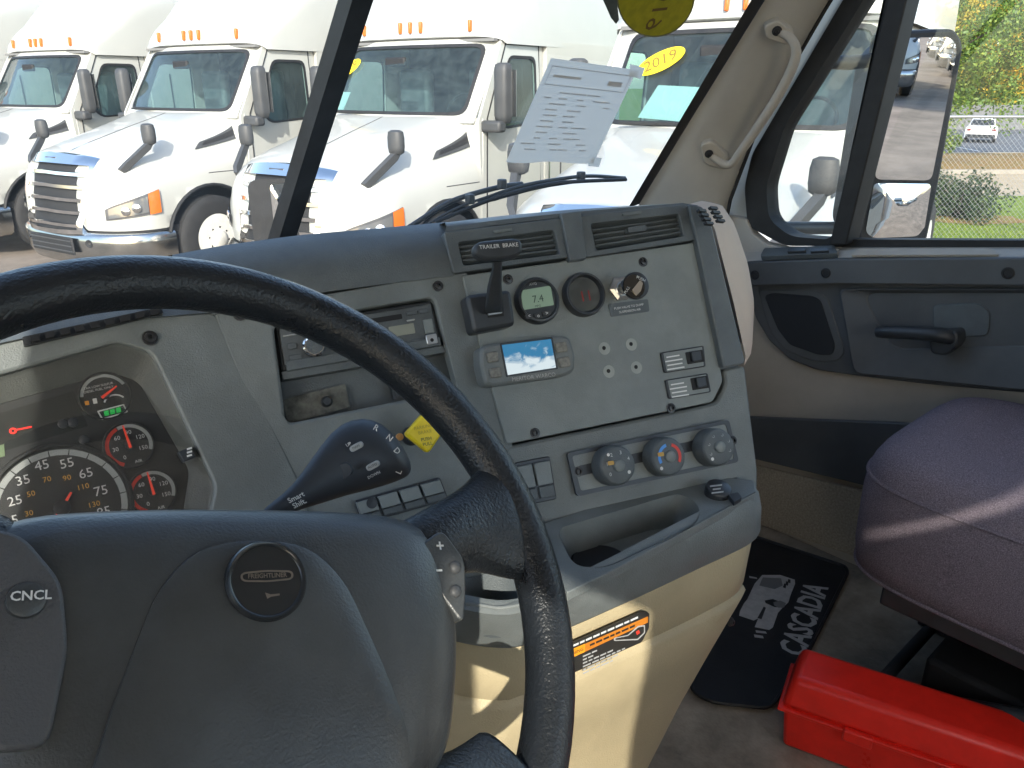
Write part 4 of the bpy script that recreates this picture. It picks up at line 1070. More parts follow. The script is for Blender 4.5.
ptext('stalk_word', PSS, 299.5, 503.5, 'Shift.', 5.5, WHT, stk_, slope=-.5, off=.0, bold=.015)

# ================================================================== passenger seat
seat = thing('passenger_seat', 'purple-grey fabric passenger seat on a black steel base beside the door', 'seat', (.8, .15, FZ))
def rbox(name, x0, x1, y0, y1, prof, m, p, ex=5.0, n=48):
    """stack of rounded rectangles; prof = (z, inset)"""
    rows = []
    for z_, ins in prof:
        hx, hy = (x1 - x0) / 2 - ins, (y1 - y0) / 2 - ins
        rw = []
        for i in range(n):
            a_ = 2 * math.pi * i / n
            c_, s_ = math.cos(a_), math.sin(a_)
            rw.append(V(((x0 + x1) / 2 + hx * math.copysign(abs(c_) ** (2 / ex), c_), (y0 + y1) / 2 + hy * math.copysign(abs(s_) ** (2 / ex), s_), z_)))
        rows.append(rw)
    return loft(name, rows, m, p, closed=True, caps=True)
rows = []
for z_, ins, y1 in ((.465, .06, .44), (.468, .03, .46), (.48, .01, .468), (.52, 0, .472), (.59, 0, .474), (.625, .0, .474), (.65, .003, .472), (.67, .009, .468), (.684, .018, .461), (.694, .03, .45), (.701, .05, .43), (.704, .085, .39), (.701, .15, .32)):
    x0_, x1_, y0_ = .55 + ins, 1.035 - ins, -.16 + ins
    rw = []
    for i in range(72):
        a_ = 2 * math.pi * i / 72; c_, s_ = math.cos(a_), math.sin(a_)
        rw.append(V(((x0_ + x1_) / 2 + (x1_ - x0_) / 2 * math.copysign(abs(c_) ** .4, c_), (y0_ + y1) / 2 + (y1 - y0_) / 2 * math.copysign(abs(s_) ** .4, s_), Z + z_)))
    rows.append(rw)
cush = loft('seat_cushion', rows, SEATF, seat, closed=True, caps=True)
tube('piping', [p + V((0, 0, .001)) for p in rows[6]], .0035, SEATF, cush, 6, closed=True)
tube('piping', [p + V((0, 0, 0)) for p in rows[2]], .0035, SEATF, cush, 6, closed=True)
rbox('backrest', .55, 1.02, -.30, -.15, [(Z + .6, .03), (Z + .66, .0), (Z + 1.1, .0), (Z + 1.35, .03), (Z + 1.42, .06)], SEATF, seat)
box('seat_pan', (.80, .14, Z + .445), .42, .5, .035, BLK, seat, .004)
for x in (.62, .95):
    box('seat_rail', (x, .14, FZ + .03), .035, .56, .05, BLK, seat, .003)
    tube('scissor_leg', [V((x, .38, FZ + .05)), V((x, .0, Z + .40))], .014, BLK, seat, 8)
tube('cross_bar', [V((.6, .375, FZ + .06)), V((.97, .375, FZ + .06))], .012, BLK, seat, 8)
tube('cross_bar', [V((.555, .40, FZ + .075)), V((.575, -.08, FZ + .075))], .011, SCREW, seat, 8)
box('seat_base', (.79, .12, FZ + .07), .26, .4, .14, DARK, seat, .01)

# ================================================================== floor mat and red box
PF = Plane((0, 0, FZ + .008), (0, 0, 1))
mpx = [(735, 530), (850, 568), (800, 668), (770, 708), (713, 702), (690, 690)]
q_ = rpoly(mpx, 9, 5)
v, f = prism_pts([PF.pt(x, y, 0) for x, y in q_], [PF.pt(x, y, 0) - V((0, 0, .007)) for x, y in q_])
fm = tag(put('floor_mat', v, f, MATR, bevel=.002), 'black rubber floor mat with silver truck print and lettering in passenger footwell', 'mat')
tube('mat_edge', [PF.pt(x, y, .001) for x, y in q_], .004, MATR, fm, 6, closed=True)
c1, c2 = PF.pt(791, 659, .001), PF.pt(819, 582, .001)
ux_ = (c2 - c1).normalized(); uy_ = V((0, 0, 1)).cross(ux_)
wd = (c2 - c1).length
text('mat_word', 'CASCADIA', (c1 + c2) / 2, ux_ * .98, uy_ * 1.25, wd / 5.3, SILV, fm, .0004, bold=.03)
def mpoly(nm, pts, m=SILV, h=.0012):
    put(nm, [PF.pt(720 + x * .1823, 560 + y * .1823, h) for x, y in pts], [list(range(len(pts)))], m, fm)
mpoly('truck_print', [(232, 82), (330, 82), (410, 108), (412, 130), (388, 190), (375, 232), (340, 265), (318, 290), (290, 370), (270, 384), (190, 368), (210, 320), (185, 332), (105, 305), (110, 280), (130, 240), (150, 215), (190, 130)])
mpoly('truck_print', [(160, 88), (200, 95), (205, 104), (162, 98)]); mpoly('truck_print', [(195, 385), (250, 392), (258, 404), (198, 398)]); mpoly('truck_print', [(186, 408), (235, 416), (240, 430), (190, 424)])
SILD = mat('mat_print_grey', (.17, .175, .18), .5)
mpoly('truck_print_window', [(235, 95), (335, 100), (345, 140), (300, 160), (215, 140)], SILD, .0016)
mpoly('truck_print_wheel', [(245, 222), (290, 214), (360, 240), (340, 262), (300, 258), (250, 236)], MATR, .0016)
mpoly('truck_print_wheel', [(292, 232), (330, 222), (362, 236), (352, 260), (320, 262), (296, 248)], SILD, .0020)
for k in range(3): mpoly('truck_print_grille', [(345 + k * 13, 150 - k * 14), (360 + k * 13, 156 - k * 14), (365 + k * 11, 132 - k * 12), (352 + k * 11, 128 - k * 12)], MATR, .0016)
mpoly('truck_print_gap', [(205, 318), (240, 255), (252, 262), (228, 325)], MATR, .0016)

zt = FZ + .15
ra, rb2, rc = at_z(803, 645, zt), at_z(1024, 714, zt), at_z(793, 677, zt)
ax_ = (rb2 - ra).normalized(); px_ = V((ax_.y, -ax_.x, 0))
if (rc - ra).dot(px_) < 0: px_ = -px_
wid = max(.075, (rc - ra).dot(px_))
kit = thing('tool_box', 'long red plastic box with hinged lid on the passenger floor', 'box', V((ra.x, ra.y, FZ)))
LEN = .52
def kbox(nm, z0, z1, g0, g1, m, p, bev=.008):
    """tapered box along the kit axis: g = outward growth at bottom and top"""
    vs = []
    for z_, g_ in ((z0, g0), (z1, g1)):
        for a_, b_ in ((-g_, -g_), (LEN + g_, -g_), (LEN + g_, wid + g_), (-g_, wid + g_)):
            pt = ra + ax_ * a_ + px_ * b_
            vs.append(V((pt.x, pt.y, z_)))
    return put(nm, vs, [[0, 1, 2, 3], [7, 6, 5, 4], [0, 4, 5, 1], [1, 5, 6, 2], [2, 6, 7, 3], [3, 7, 4, 0]], m, p, bevel=bev, seg=3)
kbox('box_base', FZ + .001, FZ + .09, .0, .008, REDB, kit)
ld = kbox('box_lid', FZ + .09, zt, .012, 0, REDB, kit, .012)
kbox('lid_lip', FZ + .086, FZ + .093, .016, .016, REDB, ld, .002)
for a_ in (.11, .36):
    c = ra + ax_ * a_ + px_ * (wid + .016); c.z = FZ + .087
    box('latch', c, .045, .012, .022, REDB, kit, .003, ax_, px_)

# ================================================================== OUTSIDE: ground
FH = V((math.sin(YAW), math.cos(YAW), 0))
def ab(a, b, z=0.0): return V((CAM.x, CAM.y, 0)) + RT * a + FH * b + V((0, 0, z))
def a_of(px, b): return (b * math.cos(PIT) + 2.4 * math.sin(PIT)) * (px - 512) / FPX
ASPH = mat('asphalt', (.2, .168, .138), .95, bump=(60, .7, .01), var=(.9, .3), spec=.15)
v, f = box_vf((0, 0, -.25), 1200, 1200, .5)
def strip(name, segs, a0, a1, m, nseg=1, jit=0.0):
    rows = [[ab(a0 + (a1 - a0) * i / nseg, b + random.uniform(-jit, jit), z) for i in range(nseg + 1)] for b, z in segs]
    v_, f_ = grid(rows)
    return tag(put(name, v_, f_, m, smooth=True), kind='structure')
strip('ground', [(-400, 0), (0, 0), (11.6, 0)], -500, 3.0, ASPH)
strip('ground', [(-400, 0), (0, 0), (11.6, 0)], 3.0, 500, ASPH)
strip('ground', [(11.6, 0), (40, 0), (600, 0)], -500, 3.0, ASPH)
LAWN = mat('lawn_turf', (.12, .19, .008), .9, bump=(25, .8, .03), var=(2.2, .3), c2=(.17, .23, .014))
MULCH = mat('leaf_litter', (.3, .15, .045), .95, bump=(30, .9, .03), var=(3, .4), c2=(.2, .17, .04))
ROADM = mat('concrete_road', (.42, .33, .22), .9, bump=(20, .3, .01), var=(.8, .12))
LOT = mat('far_asphalt', (.11, .115, .125), .9, var=(.5, .15))
strip('lawn', [(11.6, 0), (14, .03), (17.4, .0)], 3.0, 120, LAWN, 30)
strip('road', [(17.52, -.06), (26, -.42)], 3.0, 120, ROADM)
strip('verge', [(26.12, -.30), (30, -.38), (38.9, -.78)], 3.0, 120, MULCH, 30)
strip('car_park', [(39.05, -.92), (72, -1.35)], 3.0, 160, LOT)
strip('far_ground', [(72, -1.33), (110, -.8), (600, 0)], 3.0, 600, LAWN)
CONC = mat('kerb_concrete', (.26, .24, .2), .85, bump=(40, .4, .006), var=(4, .15))
for b, z0, z1 in ((17.4, -.2, .01), (26, -.5, -.29), (38.95, -1.1, -.76)):
    vs = [ab(a, bb, z) for bb in (b, b + .14) for a in (3.0, 120) for z in (z0, z1)]
    tag(put('kerb', vs, [[0, 1, 3, 2], [4, 6, 7, 5], [0, 4, 5, 1], [2, 3, 7, 6], [1, 5, 7, 3], [0, 2, 6, 4]], CONC), kind='structure')
for k in range(9):
    a0 = a_of(902, 45) + (k - 1) * 2.75
    if 2 < k < 4: continue
    vs = [ab(a0 + dx + db * .22, 42 + db, -.955 - db * .0127 + .012) for dx, db in ((0, 0), (.14, 0), (.14, 5), (0, 5))]
    tag(put('parking_line', vs, [[0, 1, 2, 3]], WHT), kind='structure')
# blades on the lawn, thick enough to break its edge
vs, fs = [], []
for i in range(9000):
    a, b = random.uniform(4.8, 9.5), random.uniform(11.7, 17.3)
    p = ab(a, b, .01); h = random.uniform(.03, .07); t = random.uniform(0, 6.28)
    d_ = V((math.cos(t), math.sin(t), 0)) * .008
    k = len(vs); vs += [p - d_, p + d_, p + V((random.uniform(-.03, .03), random.uniform(-.03, .03), h))]; fs.append([k, k + 1, k + 2])
tag(put('grass', vs, fs, LAWN), 'short green grass behind the chain-link fence', 'grass', kind='stuff')

# ---- foliage
def leafmat(name, c1, c2, c3):
    m = bpy.data.materials.new(name); m.use_nodes = True
    t = m.node_tree; b = t.nodes['Principled BSDF']; L = t.links.new
    g_ = t.nodes.new('ShaderNodeNewGeometry'); r_ = t.nodes.new('ShaderNodeValToRGB')
    r_.color_ramp.elements[0].color = (*c1, 1); r_.color_ramp.elements[1].color = (*c3, 1)
    e = r_.color_ramp.elements.new(.55); e.color = (*c2, 1)
    L(g_.outputs['Random Per Island'], r_.inputs[0]); L(r_.outputs[0], b.inputs['Base Color'])
    b.inputs['Roughness'].default_value = .55
    tr = t.nodes.new('ShaderNodeBsdfTranslucent'); L(r_.outputs[0], tr.inputs[0])
    mx = t.nodes.new('ShaderNodeMixShader'); mx.inputs[0].default_value = .35
    L(b.outputs[0], mx.inputs[1]); L(tr.outputs[0], mx.inputs[2]); L(mx.outputs[0], t.nodes['Material Output'].inputs[0])
    return m
GRN = leafmat('green_leaves', (.045, .1, .014), (.11, .2, .025), (.25, .31, .045))
YLW = leafmat('yellow_leaves', (.4, .3, .02), (.65, .44, .025), (.8, .58, .06))
MIX = leafmat('turning_leaves', (.09, .15, .02), (.32, .29, .035), (.65, .45, .04))
SHR = leafmat('shrub_leaves', (.02, .045, .015), (.045, .085, .025), (.09, .13, .04))
BARK = mat('bark', (.09, .07, .055), .9, bump=(30, .9, .02), var=(8, .3))
def leaves(centres, rad, n, size, flat_=.8):
    vs, fs = [], []
    for c, rr in centres:
        for i in range(n):
            d_ = V((random.gauss(0, 1), random.gauss(0, 1), random.gauss(0, flat_))).normalized() * (rr * random.uniform(.25, 1) ** .5)
            p = c + d_
            nrm = (d_ * .7 / max(.01, rr) + V((random.gauss(0, .5), random.gauss(0, .5), random.gauss(.3, .5)))).normalized()
            u, w_2 = basis(nrm)
            t = random.uniform(0, 6.28); u2 = u * math.cos(t) + w_2 * math.sin(t); w2 = nrm.cross(u2)
            s = size * random.uniform(.6, 1.3)
            k = len(vs)
            vs += [p - u2 * s, p - w2 * s * .55 + u2 * s * .1, p + u2 * s, p + w2 * s * .55 + u2 * s * .1]
            fs.append([k, k + 1, k + 2, k + 3])
    return vs, fs
def tree(label, base, h, cr, mats, n=150, ncl=75, size=.1, group='trees beyond the fence', zc=None, low=.22):
    t = thing('tree', label, 'tree', base, group)
    tp = [base + V((random.uniform(-.1, .1) * k, random.uniform(-.1, .1) * k, h * .7 * k / 5)) for k in range(6)]
    trunk = tube('trunk', tp, [.2 * h / 9 * (1 - .14 * k) for k in range(6)], BARK, t, 10)
    cl = []
    for i in range(ncl):
        u = random.uniform(-1, 1); a = random.uniform(0, 6.28); q = (1 - u * u) ** .5
        rr = random.uniform(.35, 1) ** .6
        c = base + V((q * math.cos(a) * cr * rr, q * math.sin(a) * cr * rr, h * (low + (1 - low) * .5) + u * h * (1 - low) * .5 * rr))
        cl.append((c, random.uniform(.12, .26) * cr))
    for i in range(7):
        c = cl[i * 3][0]; s = tp[random.randint(2, 4)]
        tube('limb', [s, s.lerp(c, .5) + V((0, 0, .25)), c], [.07, .045, .015], BARK, trunk, 6)
    for mi, m in enumerate(mats):
        sub_ = cl[mi::len(mats)]
        vs, fs = leaves(sub_, 0, n, size)
        put('crown', vs, fs, m, t)
    return t
def bpx(px, b, z): return ab(a_of(px, b), b, z)
tree('dense green tree beside the road, nearest beyond the fence', bpx(922, 29, -.4), 10.5, 3.6, (GRN, GRN), 430, 95, .065, low=.04)
tree('golden yellow autumn tree right of the dense green one', bpx(1052, 33, -.5), 11, 3.7, (YLW, YLW, MIX), 430, 90, .065, low=.17)
tree('tall half-turned tree behind the white parked car', bpx(1000, 75, -1.3), 13, 6, (MIX, GRN), 260, 100, .15, low=.12)
tree('broad green tree behind the grey wall at far right', bpx(1090, 78, -1.3), 12, 6, (GRN, MIX), 260, 100, .15, low=.1)
tree('dark green tree far left behind the wall', bpx(920, 80, -1.3), 13, 6.5, (GRN, GRN, MIX), 260, 100, .15, low=.08)
tree('tall green tree at the far back behind the wall', bpx(960, 95, -1.3), 16, 7, (GRN, MIX), 260, 110, .18, low=.08)
def shrub(label, base, r_, h):
    t = thing('shrub', label, 'shrub', base)
    cl = [(base + V((random.gauss(0, r_ * .4), random.gauss(0, r_ * .4), random.uniform(.15, .85) * h)), r_ * .45) for i in range(26)]
    vs, fs = leaves(cl, 0, 150, .035)
    put('foliage', vs, fs, SHR, t)
    for i in range(14):
        a_ = random.uniform(0, 6.28); e_ = base + V((math.cos(a_) * r_ * .7, math.sin(a_) * r_ * .7, h * random.uniform(.7, 1.15)))
        tube('stem', [base, base.lerp(e_, .5) + V((0, 0, .1)), e_], [.012, .008, .003], BARK, t, 5)
    return t
shrub('round dark green shrub on the lawn behind the fence', bpx(955, 14.2, 0), .62, .78)
vs = []
c = bpx(972, 14.0, .035)
q_ = [c + RT * (1.0 * math.cos(a_) * random.uniform(.8, 1.1)) + FH * (.6 * math.sin(a_) * random.uniform(.8, 1.1)) for a_ in [2 * math.pi * i / 24 for i in range(24)]]
tag(put('mulch_bed', q_, [list(range(24))], MULCH), kind='structure')
# far wall
wl_ = thing('retaining_wall', 'low grey wall at the back of the car park', 'wall', ab(a_of(1000, 71), 71, -1.35))
WALLM = mat('grey_wall', (.13, .135, .14), .9, bump=(10, .4, .01), var=(1, .15))
for k in range(24):
    vs_, fs_ = box_vf(ab(20 + k * 3.0, 71, -.35), 2.97, .25, 2.1, RT, FH)
    put('panel', vs_, fs_, WALLM, wl_, bevel=.02)

# ---- chain-link fence
fe = thing('chain_link_fence', 'galvanised chain-link fence along the lawn, with top rail', 'fence', ab(7, 11.68, 0))
GALV = mat('galvanised_wire', (.3, .31, .32), .5, .6)
fb_ = 11.68; fa0, fa1, fh = 3.6, 14.6, 1.86
tube('top_rail', [ab(fa0, fb_, fh), ab(fa1, fb_, fh)], .022, GALV, fe, 10)
for a in (3.6, 5.55, 8.55, 11.55, 14.55):
    po = tube('post', [ab(a, fb_ + .03, 0), ab(a, fb_ + .03, fh + .03)], .03, GALV, fe, 10)
vs, fs = [], []
stp = .075
for sgn in (1, -1):
    k = 0
    while True:
        s0 = fa0 - fh + k * stp
        k += 1
        if s0 > fa1: break
        pts = []
        for zz in (0.03, fh):
            a = s0 + (zz if sgn > 0 else fh - zz)
            pts.append((a, zz))
        (x0, z0), (x1, z1) = pts
        lo, hi = (0, 1)
        def cl_(x): return min(max(x, fa0), fa1)
        if max(x0, x1) < fa0 or min(x0, x1) > fa1: continue
        def zat(x): return z0 + (z1 - z0) * (x - x0) / (x1 - x0)
        xa, xb = cl_(x0), cl_(x1)
        p, q = ab(xa, fb_ - .002 * sgn, zat(xa)), ab(xb, fb_ - .002 * sgn, zat(xb))
        if (p - q).length < .03: continue
        rws = tube_pts([p, q], .0022, 3)
        kk = len(vs); vs += rws[0] + rws[1]
        fs += [[kk, kk + 1, kk + 4, kk + 3], [kk + 1, kk + 2, kk + 5, kk + 4], [kk + 2, kk, kk + 3, kk + 5]]
tag(put('wire_mesh', vs, fs, GALV, fe), kind='stuff')

# ---- parked white saloon
cb_ = bpx(982, 50, -1.065)
car = thing('parked_car', 'small white saloon parked far off beyond the fence, seen from behind', 'car', cb_)
CW = mat('car_white', (.75, .75, .75), .25, coat=.6)
CG = mat('car_glass', (.03, .035, .04), .08)
hd2 = (FH * .86 + RT * .51).normalized(); rt2 = V((hd2.y, -hd2.x, 0))
def cpt(x, y, z): return cb_ + rt2 * x + hd2 * y + V((0, 0, z))
prof = [(0, .32, .62, .86), (.05, .30, .95, .88), (.5, .28, 1.02, .9), (.9, .28, 1.03, .9), (1.9, .28, 1.02, .91), (3.3, .28, .98, .9), (4.2, .3, .8, .86), (4.5, .34, .6, .78)]
rows = []
for y, z0, z1, hw in prof:
    rows.append([cpt(x, y, z) for x, z in ((-hw, z0), (-hw * 1.0, (z0 + z1) / 2), (-hw * .95, z1 - .06), (-hw * .82, z1), (0, z1 + .02), (hw * .82, z1), (hw * .95, z1 - .06), (hw, (z0 + z1) / 2), (hw, z0))])
loft('body', rows, CW, car, closed=True, caps=True)
rows = []
for y, z1, hw in ((.45, 1.0, .74), (.95, 1.38, .62), (1.6, 1.46, .6), (2.3, 1.42, .6), (3.1, 1.0, .74)):
    rows.append([cpt(x, y, z) for x, z in ((-hw - .1, .98), (-hw, z1 - .04), (-hw * .8, z1), (hw * .8, z1), (hw, z1 - .04), (hw + .1, .98))])
loft('roof', rows, CW, car, closed=True, caps=True)
put('rear_window', [cpt(x, y, z) for x, y, z in ((-.66, .47, 1.05), (.66, .47, 1.05), (.56, .88, 1.36), (-.56, .88, 1.36))], [[0, 1, 2, 3]], CG, car)
for s in (-1, 1):
    put('tail_light', box_vf(cpt(s * .68, -.005, .78), .22, .05, .11, rt2, hd2)[0], box_vf((0, 0, 0), 1, 1, 1)[1], mat('tail_red', (.2, .03, .03), .2), car)
    for y in (.85, 3.5):
        w1 = lathe('wheel', cpt(s * .76, y, .31), rt2, [(.15, -.1), (.31, -.1), (.32, 0), (.31, .1), (.15, .1)], TYRE, car, 20)
put('bumper', *box_vf(cpt(0, -.03, .42), 1.6, .1, .2, rt2, hd2), CG, car, bevel=.02)
put('number_plate', *box_vf(cpt(0, -.03, .72), .32, .02, .15, rt2, hd2), WHT, car)

# ================================================================== TRUCKS
HS = [(.74, 1.165, -.03, .62, 1.175), (.9, 1.175, -.03, .61, 1.19), (1.1, 1.17, -.05, .6, 1.2), (1.26, 1.14, -.09, .58, 1.2), (1.38, 1.08, -.13, .56, 1.19), (1.47, 1.01, -.19, .54, 1.16), (1.54, .96, -.28, .52, 1.13), (1.62, .92, -.5, .48, 1.10), (1.72, .88, -.85, .40, 1.06), (1.82, .85, -1.2, .30, 1.03), (1.90, .83, -1.5, .18, 1.0), (1.95, .8, -1.68, .08, .97)]
def hood_at(z, t):
    """plan outline of the bonnet at height z; |t|<=1 is the nose, 1..2 the flank"""
    for k in range(len(HS) - 1):
        if HS[k][0] <= z <= HS[k + 1][0] or k == len(HS) - 2: break
    s = max(0, min(1, (z - HS[k][0]) / (HS[k + 1][0] - HS[k][0])))
    w_, yf, dp, wr = [HS[k][i] * (1 - s) + HS[k + 1][i] * s for i in (1, 2, 3, 4)]
    sg = -1 if t < 0 else 1
    a = abs(t)
    if a <= 1: return V((sg * w_ * math.sin(a * math.pi / 2) ** .92, yf - dp * (1 - math.cos(a * math.pi / 2)) ** 1.25 , z)) if a > 0 else V((0, yf, z))
    y0 = yf - dp
    return V((sg * (w_ + (wr - w_) * (a - 1)), y0 + (-1.86 - y0) * (a - 1), z))
def build_truck():
    t = bpy.data.objects.new('semi_truck', None); col.objects.link(t); ROOT[t.name] = V((0, 0, 0))
    ts = [-2 + .0625 * i for i in range(65)]
    rows = []
    zs = [.74, .8, .9, 1.0, 1.1, 1.18, 1.26, 1.32, 1.38, 1.43, 1.47, 1.5, 1.54, 1.58, 1.62, 1.67, 1.72, 1.77, 1.82, 1.86, 1.9, 1.93, 1.95]
    for z in zs:
        rw = []
        for a in ts:
            p = hood_at(z, a)
            if abs(a) > .8:
                dy, dz = p.y + 1.30, p.z - .52
                r_ = math.hypot(dy, dz)
                if r_ < .64 and dz > -.1:
                    p = V((p.x, -1.30 + dy * .64 / max(.05, r_), .52 + dz * .64 / max(.05, r_)))
            rw.append(p)
        rows.append(rw)
    rows.append([V((p.x * .5, -1.8, 1.975)) for p in rows[-1]])
    rows.append([V((0, -1.84, 1.985)) for p in rows[-1]])
    body = loft('bonnet', rows, PAINT, t)
    for s in (-1, 1):
        zz = [.74, .9, 1.1, 1.26, 1.38, 1.47, 1.54, 1.62, 1.72, 1.82, 1.9, 1.95]
        loft('cowl_side', [[hood_at(z, s * 2) + V((s * .003, .01, 0)) for z in zz], [V((s * 1.203, -1.93, z)) for z in zz]], PAINT, t)
    tube('bonnet_seam', [hood_at(z, 0) + V((0, .002, .002)) for z in (1.5, 1.58, 1.66, 1.74, 1.82, 1.9, 1.95)], .003, PLASG, t, 4)
    for s in (-1, 1):
        tube('bonnet_seam', [hood_at(1.30, s * a_) + V((s * .002, 0, 0)) for a_ in (1.55, 1.7, 1.85, 2.0)], .005, PLASG, t, 4)
        put('vent_louvre', *box_vf((s * 1.205, -3.6, 1.5), .01, .02, 1.9), PLASG, t)
        put('grab_rail', *box_vf((s * 1.225, -3.28, 1.5), .025, .03, .8), CHR, t, bevel=.008)
        put('sleeper_hatch', *box_vf((s * 1.203, -4.4, 1.25), .008, .7, .55), PLASG, t)
        put('hatch_door', *box_vf((s * 1.206, -4.4, 1.25), .008, .68, .53), PAINT, t)
    # arch lips
    for s in (-1, 1):
        pth = [V((s * 1.185, -1.30 + .645 * math.cos(R(a)), .52 + .645 * math.sin(R(a)))) for a in range(15, 176, 10)]
        tube('wheel_arch', pth, .022, RUB, t, 6)
    # grille
    def gp(x, z, o=0): 
        zz = min(z, 1.5)
        p = hood_at(max(.74, zz), 0); yb = p.y + .055 - .15 * (abs(x) / .62) ** 2.2 - (.09 * max(0, z - 1.4)) + (.04 if z < .9 else 0)
        return V((x, yb + .02 + o, z))
    def hw(z): return .55 + .10 * min(1, max(0, (z - .72) / .6))
    go, gi = [], []
    for z0, z1, n, sgn in ((.70, 1.51, 8, -1), (0, 0, 10, 0), (1.51, .70, 8, 1), (0, 0, 10, 2)):
        if sgn in (-1, 1):
            for i in range(n):
                z = z0 + (z1 - z0) * i / n
                go.append(gp(sgn * hw(z), z, .03)); gi.append(gp(sgn * (hw(z) - .055), .75 + (z - .7) * (1.44 - .75) / .81, .035))
        else:
            for i in range(n):
                x = (-1 + 2 * i / n) * (1 if sgn == 0 else -1)
                z = 1.51 + .06 * (1 - x * x) if sgn == 0 else .70
                go.append(gp(x * hw(1.51 if sgn == 0 else .7), z, .03)); gi.append(gp(x * (hw(1.4 if sgn == 0 else .7) - .055), 1.44 + (.02 * (1 - x * x)) if sgn == 0 else .75, .035))
    gf = ringmesh('grille', go, gi, V((0, 1, 0)), .07, CHR, t, smooth=True)
    loft('grille_back', [[gp(x * (hw(z) - .03), z, -.015) for x in (-1, -.6, -.2, .2, .6, 1)] for z in (.72, .9, 1.1, 1.3, 1.48)], DARK, gf)
    for k in range(5):
        z = .80 + k * .138
        loft('slat', [[gp(x * (hw(z) - .045), z + dz - .02 * abs(x), o) for x in (-1, -.7, -.35, 0, .35, .7, 1)] for dz, o in ((.0, .0), (.034, .02), (.03, .036), (-.006, .03), (0, 0))], CHR, gf)
    put('emblem', *box_vf(gp(0, 1.50, .045), .22, .02, .045), mat('emblem_dark', (.12, .12, .13), .3, .6), gf, bevel=.012)
    # bumper: three curved courses
    rows = []
    for z, g_ in ((.30, -.10), (.34, -.02), (.42, .02), (.60, .035), (.68, .03), (.715, -.01), (.715, -.06)):
        rw = []
        for a in ts[8:57]:
            p = hood_at(.76, a)
            if abs(a) > 1: p = V((p.x, -.65 - (abs(a) - 1) * .25, p.z))
            n_ = V((p.x * .6, .8 if abs(a) < 1 else 0, 0)).normalized()
            q = p + n_ * g_
            rw.append(V((q.x, q.y + .04, z)))
        rows.append(rw)
    bp = loft('bumper', rows, mat('bumper_steel', (.5, .5, .48), .2, 1.0, var=(2.5, .12), rough_var=.06), t)
    put('lower_intake', *box_vf((0, .065, .56), .86, .03, .2), DARK, bp, bevel=.02)
    for k in range(3): put('intake_bar', *box_vf((0, .082, .50 + k * .06), .84, .012, .012), PLASG, bp)
    for s in (-1, 1):
        lathe('fog_hole', V((s * .62, -.03, .6)), V((s * .35, 1, 0)), [(.05, 0), (.045, .03), (0, .02)], DARK, bp, 16)
    rows = [[hood_at(.76, a) * 1 + V((0, .0, 0)) for a in ts[8:57]]]
    rows = [[V((p.x * .99, p.y - .02, z)) for p in rows[0]] for z in (.68, .76)]
    loft('bumper_gap', rows, DARK, t)
    # headlights on the corner
    for s in (-1, 1):
        def hp_(u, v_, o):
            tt = .48 + .49 * u
            zlo = .86 + .07 * u; zhi = .98 + .20 * u ** .8
            z = zlo + (zhi - zlo) * v_
            p = hood_at(z, s * tt); q = hood_at(z, s * (tt + .01)); d_ = (q - p); n_ = V((d_.y, -d_.x, 0)).normalized()
            if n_.y < 0 and abs(n_.y) > .3 or n_.x * s < 0: n_ = -n_
            return p + n_ * o
        us = [i / 10 for i in range(11)]; vv = [i / 5 for i in range(6)]
        hlh = loft('headlight', [[hp_(u, v_, .012) for u in us] for v_ in vv], mat('lamp_housing', (.08, .08, .085), .25), t)
        loft('lamp_lens', [[hp_(.06 + u * .7, .12 + v_ * .76, .022) for u in us] for v_ in vv], mat('lamp_clear', (.22, .225, .23), .1, .5), hlh)
        loft('turn_lens', [[hp_(u * .22 + .77, v_, .028) for u in us] for v_ in vv], AMB, hlh)
        lathe('projector', hp_(.36, .42, .02), V((s * .5, .85, 0)), [(.05, 0), (.05, .014), (.035, .022), (0, .026)], CHR, hlh, 20)
        lathe('projector', hp_(.55, .45, .02), V((s * .6, .8, 0)), [(.05, 0), (.05, .014), (.035, .022), (0, .026)], CHR, hlh, 20)
        # side louvre of the bonnet
        def lv(u, v_, o):
            a = s * (1.42 + .56 * u); z = 1.56 + .15 * v_ + .10 * u - .07 * (1 - u) * v_
            p = hood_at(z, a); return p + V((s * o, o * .2, o * .6))
        lo_ = loft('side_louvre', [[lv(u, v_, .012) for u in us] for v_ in (0, .25, .5, .75, 1)], PLASG, t)
        loft('louvre_slot', [[lv(.12 + u * .84, v_, .018) for u in us] for v_ in (.28, .5, .74)], DARK, lo_)
    # cab: windshield frame, sides, sleeper, roof
    def wsq(x, s, o=0): return V((x, -1.72 - .50 * s - .13 * (x / 1.0) ** 2 + o * .8, 1.95 + .76 * s + o * .6))
    outer = [(1.13, -.06), (1.13, 1.06), (-1.13, 1.06), (-1.13, -.06)]
    inner = [(1.0, .04), (.98, .98), (-.98, .98), (-1.0, .04)]
    def loopr(c, r_, nx=12, ns=6):
        o = []
        for k in range(4):
            a, b, d_ = V(c[k]), V(c[(k + 1) % 4]), V(c[(k + 2) % 4])
            e1, e2 = (b - a).normalized(), (d_ - b).normalized()
            n = ns if k % 2 == 0 else nx
            p0, p1 = a + e1 * r_, b - e1 * r_
            for i in range(n): o.append(tuple(p0.lerp(p1, i / n)))
            for i in range(4):
                t_ = i / 4
                o.append(tuple(p1 * (1 - t_) ** 2 + b * 2 * t_ * (1 - t_) + (b + e2 * r_) * t_ * t_))
        return o
    lo2, li2 = loopr(outer, .02), loopr(inner, .13)
    ringmesh('windshield_frame', [wsq(x, s) for x, s in lo2], [wsq(x, s, .0) for x, s in li2], V((0, .6, .4)), .03, PAINT, t)
